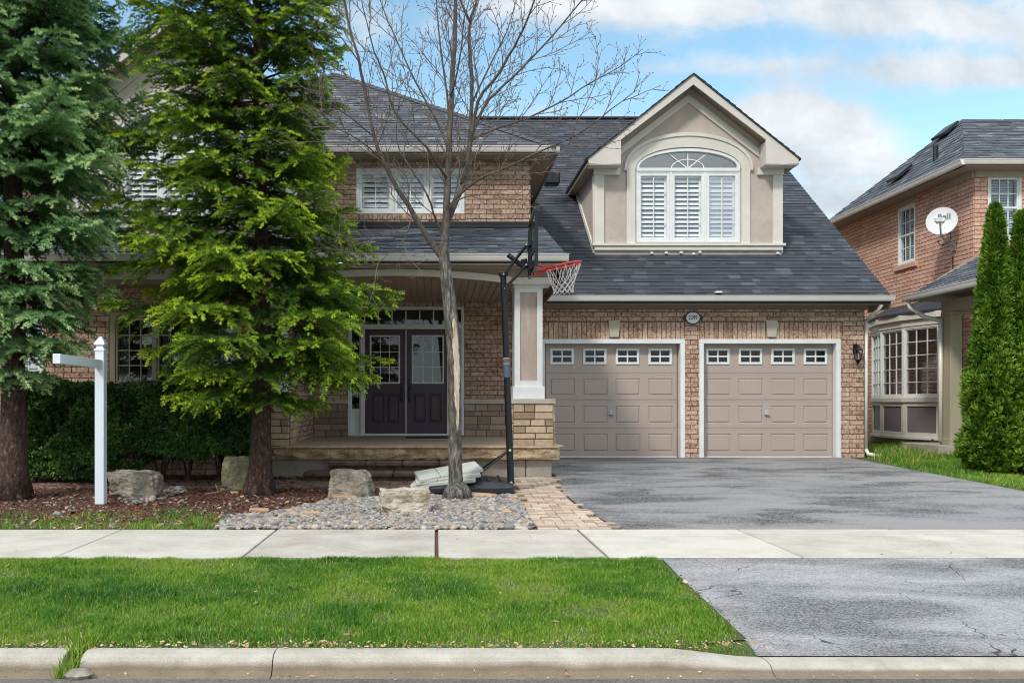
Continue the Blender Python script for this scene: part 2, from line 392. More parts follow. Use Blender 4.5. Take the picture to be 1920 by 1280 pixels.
# ------------------------------------------------------------------ masonry
def rects_minus(rs, o):
    out=[]
    for (a,b,c,d) in rs:
        if o[1]<=a or o[0]>=b or o[3]<=c or o[2]>=d: out.append((a,b,c,d)); continue
        if a<o[0]: out.append((a,o[0],c,d))
        if b>o[1]: out.append((o[1],b,c,d))
        m0,m1=max(a,o[0]),min(b,o[1])
        if c<o[2]: out.append((m0,m1,c,o[2]))
        if d>o[3]: out.append((m0,m1,o[3],d))
    return out
def bricks(mb,pl,u0,u1,v0,v1,ops=(),L=.262,H=.089,g=.009,proud=.011,vertical=False,r=rnd):
    j=0; v=v0
    while v<v1-.01:
        h=H if not vertical else v1-v0
        u=u0-(0 if j%2==0 or vertical else L*.5)
        while u<u1-.005:
            l=(L if not vertical else H)
            rs=[(max(u,u0)+g/2,min(u+l,u1)-g/2,v+g/2,min(v+h,v1)-g/2)]
            for o in ops: rs=rects_minus(rs,(o[0]-g/2,o[1]+g/2,o[2]-g/2,o[3]+g/2))
            t=r.random()
            for q in rs:
                if q[1]-q[0]<.012 or q[3]-q[2]<.012: continue
                pr=proud+r.uniform(-.003,.003); b=.004
                P=pl.p
                a,bb,c,d=q
                vs=[P(a,c,0),P(bb,c,0),P(bb,d,0),P(a,d,0),P(a+b,c+b,pr),P(bb-b,c+b,pr),P(bb-b,d-b,pr),P(a+b,d-b,pr)]
                mb.mesh(vs,[(0,1,5,4),(1,2,6,5),(2,3,7,6),(3,0,4,7),(4,5,6,7)],t)
            u+=l
        v+=h; j+=1
def brickwall(name,pl,u0,u1,v0,v1,ops,parent,mat='brick',mortar='mortar',soldiers=(),label=None):
    """a wall part: brick faces over a mortar sheet (sub-part)"""
    m=MB(); m.sheet(pl,u0,u1,v0,v1,ops,0.,.5,reveal=.22)
    b=MB(); bricks(b,pl,u0,u1,v0,v1,list(ops)+[s for s in soldiers])
    for s_ in soldiers: bricks(b,pl,s_[0],s_[1],s_[2],s_[3],ops,vertical=True)
    w=b.build(name,mat,parent)
    m.build('mortar',mortar,w)
    if label: w['label']=label
    return w
def ashlar(mb,pl,u0,u1,v0,v1,proud=.02,r=rnd,g=.012,hs=(.10,.12,.13,.16)):
    v=v0
    while v<v1-.03:
        h=min(r.choice(hs),v1-v)
        if v1-v-h<.06: h=v1-v
        u=u0
        while u<u1-.02:
            l=min(r.uniform(.16,.36),u1-u)
            if u1-u-l<.08: l=u1-u
            mb.pbox(pl,u+g/2,u+l-g/2,v+g/2,v+h-g/2,0,proud+r.uniform(-.006,.006),r.random(),.008)
            u+=l
        v+=h
# ------------------------------------------------------------------ shingles: every tab is geometry
def shingles(mb, eL, eR, tL, tR, expo=.146, rr=None, light=.10, tabmin=.12,tabmax=.34):
    rr=rr or random.Random(3)
    eL,eR,tL,tR=map(Vector,(eL,eR,tL,tR))
    nrm=(eR-eL).cross(tL-eL)
    if nrm.length<1e-6: nrm=(eR-eL).cross(tR-eL)
    nrm.normalize()
    if nrm.z<0: nrm=-nrm
    L=max((tL-eL).length,(tR-eR).length); H=((tL+tR)/2-(eL+eR)/2)
    ed=(eR-eL).normalized(); hv=H-ed*H.dot(ed); n=max(1,int(hv.length/expo))
    for i in range(n):
        a=i/n; b=(i+1)/n; b2=min(1.,b+.15/n)
        l0=eL.lerp(tL,a); r0=eR.lerp(tR,a); l1=eL.lerp(tL,b2); r1=eR.lerp(tR,b2)
        W=(r0-l0).length
        if W<.05: continue
        u=0.; off=rr.uniform(0,.3)
        while u<W-1e-4:
            w=rr.uniform(tabmin,tabmax) if u>0 else off+.05
            u2=min(W,u+w); x=rr.random()
            t=(rr.uniform(.0,.40) if x>light else rr.uniform(.75,1.0))
            if .82<x<.95: t=rr.uniform(.40,.62)
            th=.008+(.006 if rr.random()<.4 else 0)+rr.uniform(0,.002)
            W1=(r1-l1).length
            # vertical tab sides (perpendicular to the eave) clipped to the upper row's ends
            p0=l0+ed*u; p1=l0+ed*u2
            up=(l1-l0); up=up-ed*up.dot(ed)
            s0=(l1-l0).dot(ed); s1=W+(r1-r0).dot(ed)
            q0=l0+up+ed*min(max(u,s0),s1); q1=l0+up+ed*min(max(u2,s0),s1)
            a0=p0+nrm*th; a1=p1+nrm*th
            i0=len(mb.v); mb.v.extend([tuple(p0),tuple(p1),tuple(a0),tuple(a1),tuple(q1),tuple(q0)])
            mb.f.append((i0,i0+1,i0+3,i0+2)); mb.t.append(0.)
            mb.f.append((i0+2,i0+3,i0+4,i0+5)); mb.t.append(t)
            u=u2
# ------------------------------------------------------------------ windows
def frame_rect(mb,pl,u0,u1,v0,v1,t,w0,w1,bot=None,tint=.5,bev=.004):
    bot=t if bot is None else bot
    mb.pbox(pl,u0,u0+t,v0,v1,w0,w1,tint,bev); mb.pbox(pl,u1-t,u1,v0,v1,w0,w1,tint,bev)
    mb.pbox(pl,u0+t,u1-t,v1-t,v1,w0,w1-.001,tint,bev); mb.pbox(pl,u0+t,u1-t,v0,v0+bot,w0,w1-.001,tint,bev)
def muntins(mb,pl,u0,u1,v0,v1,nx,ny,w0,w1,t=.018):
    for i in range(1,nx):
        u=u0+(u1-u0)*i/nx; mb.pbox(pl,u-t/2,u+t/2,v0,v1,w0,w1)
    for j in range(1,ny):
        v=v0+(v1-v0)*j/ny; mb.pbox(pl,u0,u1,v-t/2,v+t/2,w0+.001,w1-.002)
def louvres(mb,pl,u0,u1,v0,v1,w,pitch=.075,ang=.5,t=.008):
    n=int((v1-v0)/pitch); hw=pitch*.52
    for i in range(n):
        v=v0+(i+.5)*(v1-v0)/n
        c,s_=math.cos(ang),math.sin(ang)
        a=pl.p(u0,v-hw*c,w+hw*s_); b=pl.p(u1,v-hw*c,w+hw*s_); d=pl.p(u1,v+hw*c,w-hw*s_); e=pl.p(u0,v+hw*c,w-hw*s_)
        mb.prism([a,b,d,e],Vector(pl.n)*-t)
def window(parent,pl,u0,u1,v0,v1,lites=1,nx=2,ny=3,w=-.03,blind='shutter',fm='white_paint',ft=.045,gl='glass',label=None,name='window',hung=False,munt=.018,pitch=.075,sash=.035):
    m=MB(); g=MB(); sh=MB(); mu=MB()
    frame_rect(m,pl,u0,u1,v0,v1,ft,w-.09,w+.03)
    a0,a1=u0+ft,u1-ft; W=(a1-a0)/lites
    for i in range(lites):
        b0,b1=a0+W*i,a0+W*(i+1)
        if i: m.pbox(pl,b0-.022,b0+.022,v0+ft,v1-ft,w-.085,w+.026,.5,.004)
        c0=b0+(.022 if i else 0); c1=b1-(.022 if i<lites-1 else 0)
        frame_rect(m,pl,c0,c1,v0+ft,v1-ft,sash,w-.08,w+.012)
        s0,s1,t0,t1=c0+sash,c1-sash,v0+ft+sash,v1-ft-sash
        if hung: 
            mid=(t0+t1)/2; m.pbox(pl,s0,s1,mid-.02,mid+.02,w-.07,w+.010)
        g.face([pl.p(s0,t0,w-.02),pl.p(s1,t0,w-.02),pl.p(s1,t1,w-.02),pl.p(s0,t1,w-.02)])
        muntins(m,pl,s0,s1,t0,t1,nx,ny,w-.018,w-.004,munt)
        if blind=='shutter':
            frame_rect(sh,pl,s0-.01,s1+.01,t0-.01,t1+.01,.045,w-.14,w-.11)
            louvres(sh,pl,s0+.036,s1-.036,t0+.04,t1-.04,w-.125,pitch)
        elif blind=='blind':
            louvres(sh,pl,s0,s1,t0+(t1-t0)*.02,t1,w-.14,.05,.55,.004)
        elif blind=='curtain':
            for side in (0,1):
                c=s0 if side==0 else s1-.22*(s1-s0); ww=.22*(s1-s0)
                pts=[]; 
                for q in range(13): pts.append((c+ww*q/12, .015*math.sin(q*1.9)))
                for q in range(12):
                    sh.face([pl.p(pts[q][0],t0,w-.16+pts[q][1]),pl.p(pts[q+1][0],t0,w-.16+pts[q+1][1]),pl.p(pts[q+1][0],t1,w-.16+pts[q+1][1]),pl.p(pts[q][0],t1,w-.16+pts[q][1])])
    o=m.build(name,fm,parent,bevel=0)
    if label: o['label']=label
    g.build('pane',gl,o)
    if sh.v: sh.build({'shutter':'shutter','blind':'window_blind','curtain':'curtain'}[blind],'blind_white' if blind!='curtain' else 'curtain',o)
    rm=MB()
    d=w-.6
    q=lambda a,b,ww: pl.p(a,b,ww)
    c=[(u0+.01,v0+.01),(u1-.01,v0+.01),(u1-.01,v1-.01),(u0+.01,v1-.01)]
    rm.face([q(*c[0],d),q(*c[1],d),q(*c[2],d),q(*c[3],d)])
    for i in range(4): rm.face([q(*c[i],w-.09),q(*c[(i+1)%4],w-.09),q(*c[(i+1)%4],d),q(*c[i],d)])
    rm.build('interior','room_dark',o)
    return o

# ------------------------------------------------------------------ the ground, road, pavement, drive
def strip(name,mat,xs,ys,dz,kind='structure',label=None,thick=0.,wob=None):
    """sheet following the ground profile. xs: function(y)->(x0,x1) or constant pair"""
    m=MB()
    for i in range(len(ys)-1):
        q=[]
        a=xs(ys[i]) if callable(xs) else xs; b=xs(ys[i+1]) if callable(xs) else xs
        za,zb=zg(ys[i])+dz,zg(ys[i+1])+dz
        m.face([(a[0],ys[i],za),(a[1],ys[i],za),(b[1],ys[i+1],zb),(b[0],ys[i+1],zb)])
    o=m.build(name,mat); return tag(o,kind=kind)
ys_all=sorted({y for y,_ in GP}|{-100.,-20.,2.,13.,16.})
m=MB()
for a,b in zip(ys_all,ys_all[1:]):
    m.face([(-400,a,zg(a)-.09),(400,a,zg(a)-.09),(400,b,zg(b)-.09),(-400,b,zg(b)-.09)])
tag(m.build('ground','far_lawn'),kind='structure')
strip('road','road_asphalt',(-90,90),[-6,2,4.80],.012)
strip('lawn_soil','turf_soil',lambda y:(-30,1.83-(7.72-y)*.04 if y>5.25 else 1.13),[5.085,5.30,6,7.0,7.72],-.006)
strip('garden_bed','soil',(-12,1.85),[9.4,11,12.5,13.5,14.6,17.98],.0)
strip('side_lawn','turf_soil',(7.80,40),[9.4,12,14,17.98,22,24],.004)
# pavement slabs
m=MB(); joints=[-30,-27,-24,-21,-18,-15,-12,-10.6,-9.1,-7.6,-6.1,-4.62,-3.11,-1.585,.003,1.405,2.98,4.48,6.0,7.5,9.0,10.5,12,15,18,21,24,27,30]
rr=random.Random(5)
for a,b in zip(joints,joints[1:]):
    g=.016 if abs(b-.003)<.01 or abs(a-.003)<.01 else .007
    t=rr.uniform(0,1); dz=rr.uniform(-.002,.002)
    if a>6: g=.005
    m.box(a+g,b-g,7.72,9.40,-.11,dz,t,.006)
tag(m.build('pavement','pavement'),kind='structure')
m=MB(); m.box(-12,12,7.73,9.39,-.09,-.022); tag(m.build('soil','soil'),kind='structure')
# driveway and apron
def drv(y): 
    b=.16*math.sin(max(0,min(1,(y-9.4)/5.0))*math.pi)
    return (1.83-b,7.80)
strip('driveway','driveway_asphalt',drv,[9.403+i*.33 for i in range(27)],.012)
m=MB(); ya=[5.087,5.5,6,6.5,7,7.717]; az=lambda y:-.100+(y-5.087)/2.63*.094
for a,b in zip(ya,ya[1:]):
    f=lambda y:(1.83-(7.72-y)*.042,9.8+(7.72-y)*.25)
    m.face([(f(a)[0],a,az(a)),(f(a)[1],a,az(a)),(f(b)[1],b,az(b)),(f(b)[0],b,az(b))])
tag(m.build('driveway_apron','apron_asphalt'),kind='structure')
# kerb: profile swept along X, dropped at the drive
def kerb_profile(h):   # h=1 full kerb, 0 dropped
    L=lambda a,b: b+(a-b)*h
    return [(5.085,L(-.056,-.105)),(5.02,L(-.050,-.103)),(4.965,L(-.056,-.106)),(4.94,L(-.068,-.112)),(4.925,L(-.085,-.120)),(4.905,L(-.128,-.140)),(4.885,-.147),(4.80,-.152),(4.79,-.25),(5.085,-.25)]
def kerb_h(x):
    if x<1.18: return 1.
    if x<1.72: t=(x-1.18)/.54; return 1-t*t*(3-2*t)
    if x<9.9: return 0.
    return min(1.,(x-9.9)/.5)
m=MB(); segs=[(-30,-1.94),(-1.845,-.852),(-.846,1.737),(1.743,10.5),(10.51,30)]
for a,b in segs:
    n=max(2,int((b-a)/.12)) if a>-3 and b<12 else 8
    xs_=[a+(b-a)*i/n for i in range(n+1)]; P=[[(x,y,z) for (y,z) in kerb_profile(kerb_h(x))] for x in xs_]
    k_=len(P[0]); i0=len(m.v)
    for row in P: m.v.extend(row)
    for i in range(n):
        for j in range(k_): 
            m.f.append((i0+i*k_+j,i0+i*k_+(j+1)%k_,i0+(i+1)*k_+(j+1)%k_,i0+(i+1)*k_+j)); m.t.append(.5)
    m.f.append(tuple(i0+j for j in range(k_))); m.t.append(.5); m.f.append(tuple(i0+n*k_+j for j in reversed(range(k_)))); m.t.append(.5)
tag(m.build('kerb','kerb'),kind='structure')
m=MB(); nx_=12
for i in range(nx_):
    a,b=1.10+i*.63/nx_,1.10+(i+1)*.63/nx_; za,zb=[-.105+.045*kerb_h(q)-.002 for q in (a,b)]
    m.face([(a,5.0865,za),(b,5.0865,zb),(b,5.31,-.069),(a,5.31,-.069)]); m.face([(a,5.0865,-.2),(b,5.0865,-.2),(b,5.0865,zb),(a,5.0865,za)])
m.face([(1.73,5.0865,-.2),(1.73,5.31,-.2),(1.73,5.31,-.069),(1.73,5.0865,-.107)])
tag(m.build('soil','turf_soil'),kind='structure')

# paver walk beside the drive, reaching along the foot of the porch
def pavers(name,mat,region,x0,x1,y0,y1,L,W,dz=.008,seed=1,pattern=True):
    m=MB(); r=random.Random(seed); y=y0; j=0
    while y<y1:
        x=x0-(L/2 if j%2 else 0)
        while x<x1:
            l=L if r.random()<.7 else L*.5
            a,b,c,d=x+.004,x+l-.004,y+.004,y+W-.004
            if region((a+b)/2,(c+d)/2):
                z=zg((c+d)/2)+dz+r.uniform(-.003,.003)
                m.box(a,b,c,d,z-.05,z+.012,r.random(),.005)
            x+=l
        y+=W; j+=1
    return tag(m.build(name,mat),kind='structure')
walk_l=lambda y: .96+(y-9.4)*.048
pavers('paved_path','paver',lambda x,y: (walk_l(y)<x<drv(y)[0]-.03 and 9.41<y<14.3), .8,1.9,9.41,14.3,.21,.105,seed=2)
pavers('stone_path','paver_red',lambda x,y: (-7.5<x<=walk_l(y) and 12.95<y<14.0),-7.5,1.3,12.95,14.0,.24,.12,seed=3,dz=.004)

# ================================================================== MY HOUSE
HX=empty('brick_house',(3.2,17.98,.2),'brown brick house with double garage, dark shingle roofs, pale dormer and covered porch','house')
GY=17.98; gp=front(GY)
gx=lambda px: AX(px,GY); gz=lambda py: AZ(py,GY)
# garage front wall
dl=(gx(1012),gx(1281),zg(GY)-.01,gz(638)); dr=(gx(1313),gx(1573),zg(GY)-.01,gz(638))
sold=[(1.95,gx(1283),gz(637),gz(604)),(gx(1312),gx(1579),gz(637),gz(604))]
W_R=gx(1621)
brickwall('wall',gp,1.80,W_R,.12,gz(579),[dl,dr],HX,soldiers=sold,label='brown brick garage front')
# side and rear walls (kept plain: seen only from the side)
m=MB(); m.box(W_R-.2,W_R-.001,GY+.02,33.9,.1,3.05); m.prism([(W_R-.2,GY+.1,3.04),(W_R-.2,33.5,3.04),(W_R-.2,25.8,8.75)],(.19,0,0))
m.box(-6.6,W_R-.2,33.7,33.9,.1,5.8); m.box(-6.9,-6.7,15.2,33.7,.1,5.8)
m.build('side_wall','brick',HX)
# frieze, soffit, gutter of the garage
m=MB(); m.box(1.93,8.18,GY-.03,GY-.002,gz(579),gz(563)+.03,.5,.004); m.box(8.10,8.19,GY-.002,GY+2,gz(579),gz(563)+.03)
m.build('frieze','taupe_trim',HX)
GE=17.50
def gutter(name,parent,x0,x1,y,z,mat='gutter_white',h=.10,d=.11):
    """K-style gutter: profile swept in X; y = front face"""
    prof=[(0,-.012),(.012,-.02),(.02,-.05),(.035,-.085),(.045,-h),(d,-h),(d,0),(d-.01,0),(d-.01,-h+.01),(.05,-h+.01),(.028,-.045),(.022,-.010),(.022,0),(0,0)]
    m=MB(); m.prism([(x0,y+a,z+b) for a,b in prof],(x1-x0,0,0)); return m.build(name,mat,parent)
zE=AZ(556,GE)
# main roof: front slope of shingles with gable verge on the right
S=.70; e0=(1.90,GE+.06,zE-.005); ridge_y=25.8; ridge_z=e0[2]+S*(ridge_y-e0[1])
RX=8.43
m=MB(); 
shingles(m,(1.90,e0[1],e0[2]),(RX,e0[1],e0[2]),(1.90,e0[1]+2.9,e0[2]+S*2.9),(RX,e0[1]+2.9,e0[2]+S*2.9),rr=random.Random(11))
shingles(m,(-3,e0[1]+2.9,e0[2]+S*2.9),(RX,e0[1]+2.9,e0[2]+S*2.9),(-3,ridge_y,ridge_z),(RX,ridge_y,ridge_z),rr=random.Random(12))
roof=m.build('roof','shingle',HX,); roof['label']='dark grey main roof slope above the garage'
m=MB()   # deck, rear slope, rake boards
m.prism([(-3,e0[1]+2.8,e0[2]+S*2.8-.03),(-3,ridge_y,ridge_z-.03),(-3,34.2,e0[2]-.03),(-3,34.2,e0[2]-.15),(-3,ridge_y,ridge_z-.16),(-3,e0[1]+2.8,e0[2]+S*2.8-.16)],(RX+2.98,0,0))
m.prism([(1.9,e0[1],e0[2]-.03),(1.9,e0[1]+2.8,e0[2]+S*2.8-.03),(1.9,e0[1]+2.8,e0[2]+S*2.8-.16),(1.9,e0[1],e0[2]-.12)],(RX-1.92,0,0))
m.build('roof_deck','shingle',roof)
m=MB(); m.box(-3,RX,ridge_y-.14,ridge_y+.14,ridge_z-.04,ridge_z+.02,.5,.015); m.build('ridge','ridge_cap',roof)
m=MB(); m.box(1.95,RX-.01,GE+.11,GY-.03,zE-.12,zE-.10); m.build('soffit','beige_soffit',roof)
m=MB(); m.box(RX-.035,RX-.005,GE+.1,GY+.5,zE-.20,zE-.03); m.build('fascia','taupe_trim',roof)
gutter('gutter',roof,1.95,RX+.02,GE-.05,zE+.02)
m=MB(); c=A(1035,337,20.9); m.box(c[0]-.16,c[0]+.16,20.75,21.1,c[2]-.12,c[2]+.16,.5,.03); m.build('roof_vent','black_plastic',roof)
m=MB(); c=A(1348,549,17.6); m.box(c[0]-.06,c[0]+.06,17.58,17.70,c[2]-.0,c[2]+.03,.5,.006); m.build('gutter_clip','white_paint',roof)
# downspout at the right corner
m=MB(); x=W_R+.05
m.tube([(8.25,17.58,3.07),(8.22,17.66,2.97),(8.17,17.85,2.88),(x+.02,GY+.03,2.82)],.035,8); m.tube([(x,GY+.05,2.84),(x,GY+.05,.34)],.035,8)
m.tube([(x,GY+.05,.36),(x+.02,GY-.0,.28),(x+.20,GY-.18,.235)],.038,8); m.build('downspout','gutter_white',HX,smooth=True)
# keystones
for px in (1151,1446):
    u=gx(px); m=MB(); w0,w1=.105,.085
    m.prism([gp.p(u-w1+.003,gz(632),.0),gp.p(u+w1-.003,gz(632),0),gp.p(u+w0+.006,gz(600.5),0),gp.p(u-w0-.006,gz(600.5),0)],(0,-.05,0)); m.build('keystone','sandstone_cap',HX,bevel=.004)
# garage doors
def garage_door(px0,px1,pf0,pf1,lab,col0):
    yd=GY+.17; pd=front(yd); u0,u1=AX(px0,yd),AX(px1,yd); zb,zt=zg(GY)+.015,AZ(645,yd)
    body=MB(); n=4; hs=[(zt-zb)*k for k in (.255,.245,.245,.255)]; v=zb; rows=[]
    for k in range(n): rows.append((v,v+hs[k])); v+=hs[k]
    body.box(u0-.05,u1+.05,yd+.03,yd+.05,zb-.02,zt+.05)
    cw=(u1-u0)/4
    for k,(a,b) in enumerate(rows):
        ops=[]
        for c in range(4):
            if k<3: ops.append((u0+cw*c+cw*.12,u0+cw*(c+1)-cw*.12+.0,a+(b-a)*.17,b-(b-a)*.20))
        # section with rounded joint edges
        pv=.006
        body.sheet(pd,u0,u1,a+pv,b-pv,ops,0.,.5)
        body.face([pd.p(u0,a,-.010),pd.p(u1,a,-.010),pd.p(u1,a+pv,0),pd.p(u0,a+pv,0)]); body.face([pd.p(u0,b-pv,0),pd.p(u1,b-pv,0),pd.p(u1,b,-.010),pd.p(u0,b,-.010)])
        for o in ops: body.ring(pd,*o,[(0,0),(.010,-.012),(.022,-.012),(.034,.002),(.036,.003)])
        # faint pressed lines between the sections
        for lv in (a+(b-a)*.055,b-(b-a)*.06): body.pbox(pd,u0,u1,lv-.002,lv+.002,.0,.0025)
    d=body.build('garage_door','garage_paint',HX); d['label']=lab
    for c in range(4):
        a,b=rows[3]; wc=u0+cw*(c+.5)-.01; hw=.225; w=MB()
        v0,v1=AZ(683,yd),AZ(653,yd)
        frame_rect(w,pd,wc-hw,wc+hw,v0,v1,.045,0,.022); 
        w.pbox(pd,wc-.013,wc+.013,v0+.045,v1-.045,0,.018); w.pbox(pd,wc-hw+.045,wc+hw-.045,(v0+v1)/2-.013,(v0+v1)/2+.013,0,.017)
        wo=w.build('garage_window','white_paint',d)
        g=MB(); g.pbox(pd,wc-hw+.04,wc+hw-.04,v0+.04,v1-.04,.001,.006); g.build('pane','dark_glass',wo) if False else None
        g=MB(); g.pbox(pd,wc-hw+.04,wc+hw-.04,v0+.04,v1-.04,.001,.006); go=g.build('garage_window_pane','garage_pane',d)
    h=MB(); hu,hv=AX((px0+px1)/2-.5,yd),AZ(774,yd)
    h.pbox(pd,hu-.035,hu+.035,hv-.03,hv+.06,0,.012,.5,.003); h.pbox(pd,hu-.045,hu+.045,hv-.035,hv-.02,.012,.05,.5,.003); h.build('handle','galvanised',d)
    h=MB(); h.pbox(pd,u0,u1,zb-.02,zb+.006,-.01,.012); h.build('bottom_seal','white_paint',d)
    # white frame: face trim, deep jamb on both sides
    f=MB(); a,b=gx(pf0),gx(pf1); t=AZ(635.5,GY); fw=.085; z0=zg(GY)-.0
    f.box(a,a+fw,GY-.018,GY+.165,z0,t-fw,.5,.005); f.box(b-fw,b,GY-.018,GY+.165,z0,t-fw,.5,.005); f.box(a,b,GY-.018,GY+.165,t-fw,t,.5,.005)
    fr=f.build('garage_door_frame','white_paint',HX)
    return d
paint('garage_pane',(.012,.014,.018),.12,.1,3,.02)
garage_door(1024,1269,1013,1284,'left garage door, beside the porch column',0)
garage_door(1316,1560,1311,1576,'right garage door, under the oval number plaque end',1)

# ---------------- dormer / gable window bay (same joinery used twice)
def dormer(name,cx,yf,dz,peak_rel,half_out,depth,parent,label,roofmat='shingle',wall_half=1.87,wall_drop=.0,base=True,cheek=True,smat='stucco'):
    P=front(yf); Z=lambda z:z+dz
    zl0,zl1=Z(4.29),Z(4.425); zb=Z(4.456); zs=Z(5.905); 
    slope=peak_rel[1]; zp=Z(peak_rel[0])             # rake outer line: z = zp - slope*|u|
    u=lambda d: cx+d
    # wall with arched hole, built in thin vertical strips
    m=MB(); hw,ah=1.035,.40
    top=lambda d: zp-.08-slope*abs(d)
    hole=lambda d: zs+ah*math.sqrt(max(0,1-(d/hw)**2))
    n=14; xs=[-wall_half,-hw]+[-hw+2*hw*i/n for i in range(1,n)]+[hw,wall_half]
    if 0 not in xs: xs=sorted(xs+[0.])
    for a,b in zip(xs,xs[1:]):
        ins=-hw-1e-6<(a+b)/2<hw+1e-6
        if not ins: m.face([P.p(u(a),zl0-.3-wall_drop),P.p(u(b),zl0-.3-wall_drop),P.p(u(b),top(b)),P.p(u(a),top(a))])
        else:
            m.face([P.p(u(a),zl0-.3-wall_drop),P.p(u(b),zl0-.3-wall_drop),P.p(u(b),zb),P.p(u(a),zb)])
            m.face([P.p(u(a),hole(a)),P.p(u(b),hole(b)),P.p(u(b),top(b)),P.p(u(a),top(a))])
            m.face([P.p(u(a),hole(a)),P.p(u(a),hole(a),-.15),P.p(u(b),hole(b),-.15),P.p(u(b),hole(b))])
    if cheek:
        for sgn in (-1,1):
            x=u(sgn*wall_half); m.face([(x,yf,zl0-.2),(x,yf,top(wall_half)),(x,yf+depth,top(wall_half)),(x,yf+depth,zl0-.2)])
    body=m.build(name,smat,parent); body['label']=label
    # pale trim: pilasters, capitals, sill course, arch, second rake band
    T=MB(); pw=.185
    cap0,cap1=Z(5.79),Z(5.925)
    for sg in (-1,1):
        a,b=sorted((u(sg*wall_half)+(.012*sg),u(sg*(wall_half-pw)))); T.pbox(P,a,b,zl1,cap0,.0,.05,.5,.006)
        a,b=sorted((u(sg*(wall_half+.03)),u(sg*(wall_half-.50)))); T.pbox(P,a,b,cap0,cap1,.0,.07,.5,.006)
        T.pbox(P,min(u(sg*1.06),u(sg*1.235)),max(u(sg*1.06),u(sg*1.235)),zl1,zs,0,.04,.5,.005)
        a,b=sorted((u(sg*1.235),u(sg*1.285))); T.pbox(P,a,b,zs-.02,zs+.03,0,.06,.5,.005)
        if cheek:
            x=u(sg*wall_half); x0,x1=sorted((x,x+sg*.03))
            T.box(x0,x1,yf+.001,yf+.16,zl0-.05,cap0,.5,.005)
    T.pbox(P,u(-1.93),u(1.93),zl1-.05,zl1,0,.09,.5,.006); T.pbox(P,u(-1.885),u(1.885),zl0,zl1-.05,0,.055,.5,.006)
    tr=T.build('trim','cream_trim',body)
    A_=MB(); n=28
    def arc(a,h,w): return [P.p(u(-a*math.cos(math.pi*i/n)),zs+h*math.sin(math.pi*i/n)**.92,w) for i in range(n+1)]
    A_.band(arc(1.235,.665,.04),arc(1.06,.445,.04),(0,.04,0)); A_.band(arc(1.285,.735,.065),arc(1.235,.665,.065),(0,.065,0)); A_.build('arch_trim','cream_trim',body,)
    # rakes
    K=MB(); w=.40
    h_out=half_out; 
    def rk(off,d): return (u(d),zp-off-slope*abs(d))
    ret=wall_half-.45
    tipz=zp-slope*h_out
    for sg in (-1,1):
        pts=[(u(0),zp),(u(sg*h_out),tipz),(u(sg*(h_out-.02)),tipz-.11),(u(sg*ret),tipz-.13),(u(sg*ret),zp-.22-(slope-.04)*ret),(u(0),zp-.22)]
        K.prism([P.p(a,b,w) for a,b in pts],(0,.03,0)) if sg<0 else K.prism([P.p(a,b,w) for a,b in reversed(pts)],(0,.03,0))
        # return underside / boxed eave
        a,b=sorted((u(sg*(h_out-.02)),u(sg*ret))); K.pbox(P,a,b,tipz-.135,tipz-.12,.071,w-.0)
        a,b=sorted((u(sg*(ret)),u(sg*(ret+.02)))); K.pbox(P,a,b,tipz-.13,zp-.25-(slope-.04)*ret,.0,w-.031)
    K.build('rake_board','pork_trim',body)
    B=MB()
    for sg in (-1,1):
        q=[(u(0),zp-.30),(u(0),zp-.46),(u(sg*(ret-.005)),zp-.46-(slope-.03)*ret),(u(sg*(ret-.005)),zp-.30-(slope-.03)*ret)]
        B.prism([P.p(a,b,.0) for a,b in q],(0,-.045,0))
    B.build('rake_band','cream_trim',body,bevel=0)
    # soffit, roof slabs, side fascia
    Sf=MB(); Rf=MB(); D=depth+3.2 if cheek else depth
    for sg in (-1,1):
        t=[(u(0),zp-.03),(u(sg*h_out),tipz-.03),(u(sg*h_out),tipz-.10),(u(0),zp-.12)]
        Sf.prism([(a,yf-w+.03,b) for a,b in t],(0,D,0))
        a,b=sorted((u(sg*h_out),u(sg*(wall_half)))); Sf.box(a,b,yf+.0,yf+D-.3,tipz-.135,tipz-.12)
        x0,x1=sorted((u(sg*h_out),u(sg*(h_out-.02)))); 
        Sf.box(x0,x1,yf-w+.03,yf+D-.4,tipz-.13,tipz-.10)
    Sf.build('soffit','beige_soffit',body)
    yb=yf+D
    shingles(Rf,(u(-h_out)-.03,yb,tipz-.025),(u(-h_out)-.03,yf-w-.03,tipz-.025),(u(0),yb,zp),(u(0),yf-w-.03,zp),rr=random.Random(21))
    shingles(Rf,(u(h_out)+.03,yf-w-.03,tipz-.025),(u(h_out)+.03,yb,tipz-.025),(u(0),yf-w-.03,zp),(u(0),yb,zp),rr=random.Random(22))
    for sg in (-1,1):
        t=[(u(0),zp),(u(sg*(h_out+.03)),tipz-.022),(u(sg*(h_out+.03)),tipz-.05),(u(0),zp-.03)]
        Rf.prism([(a,yf-w-.025,b) for a,b in t],(0,D+.0,0),0.)
    Rf.build('dormer_roof','shingle',body)
    # window
    m=MB(); g=MB(); sh=MB()
    wf=-.02
    frame_rect(m,P,u(-1.035),u(1.035),zb,zs-.03,.035,-.12,wf+.03)
    m.pbox(P,u(-1.035),u(1.035),zs-.031,zs+.035,-.12,wf+.045,.5,.004)
    xs3=[(-1.0,-.37),(-.325,.325),(.37,1.0)]
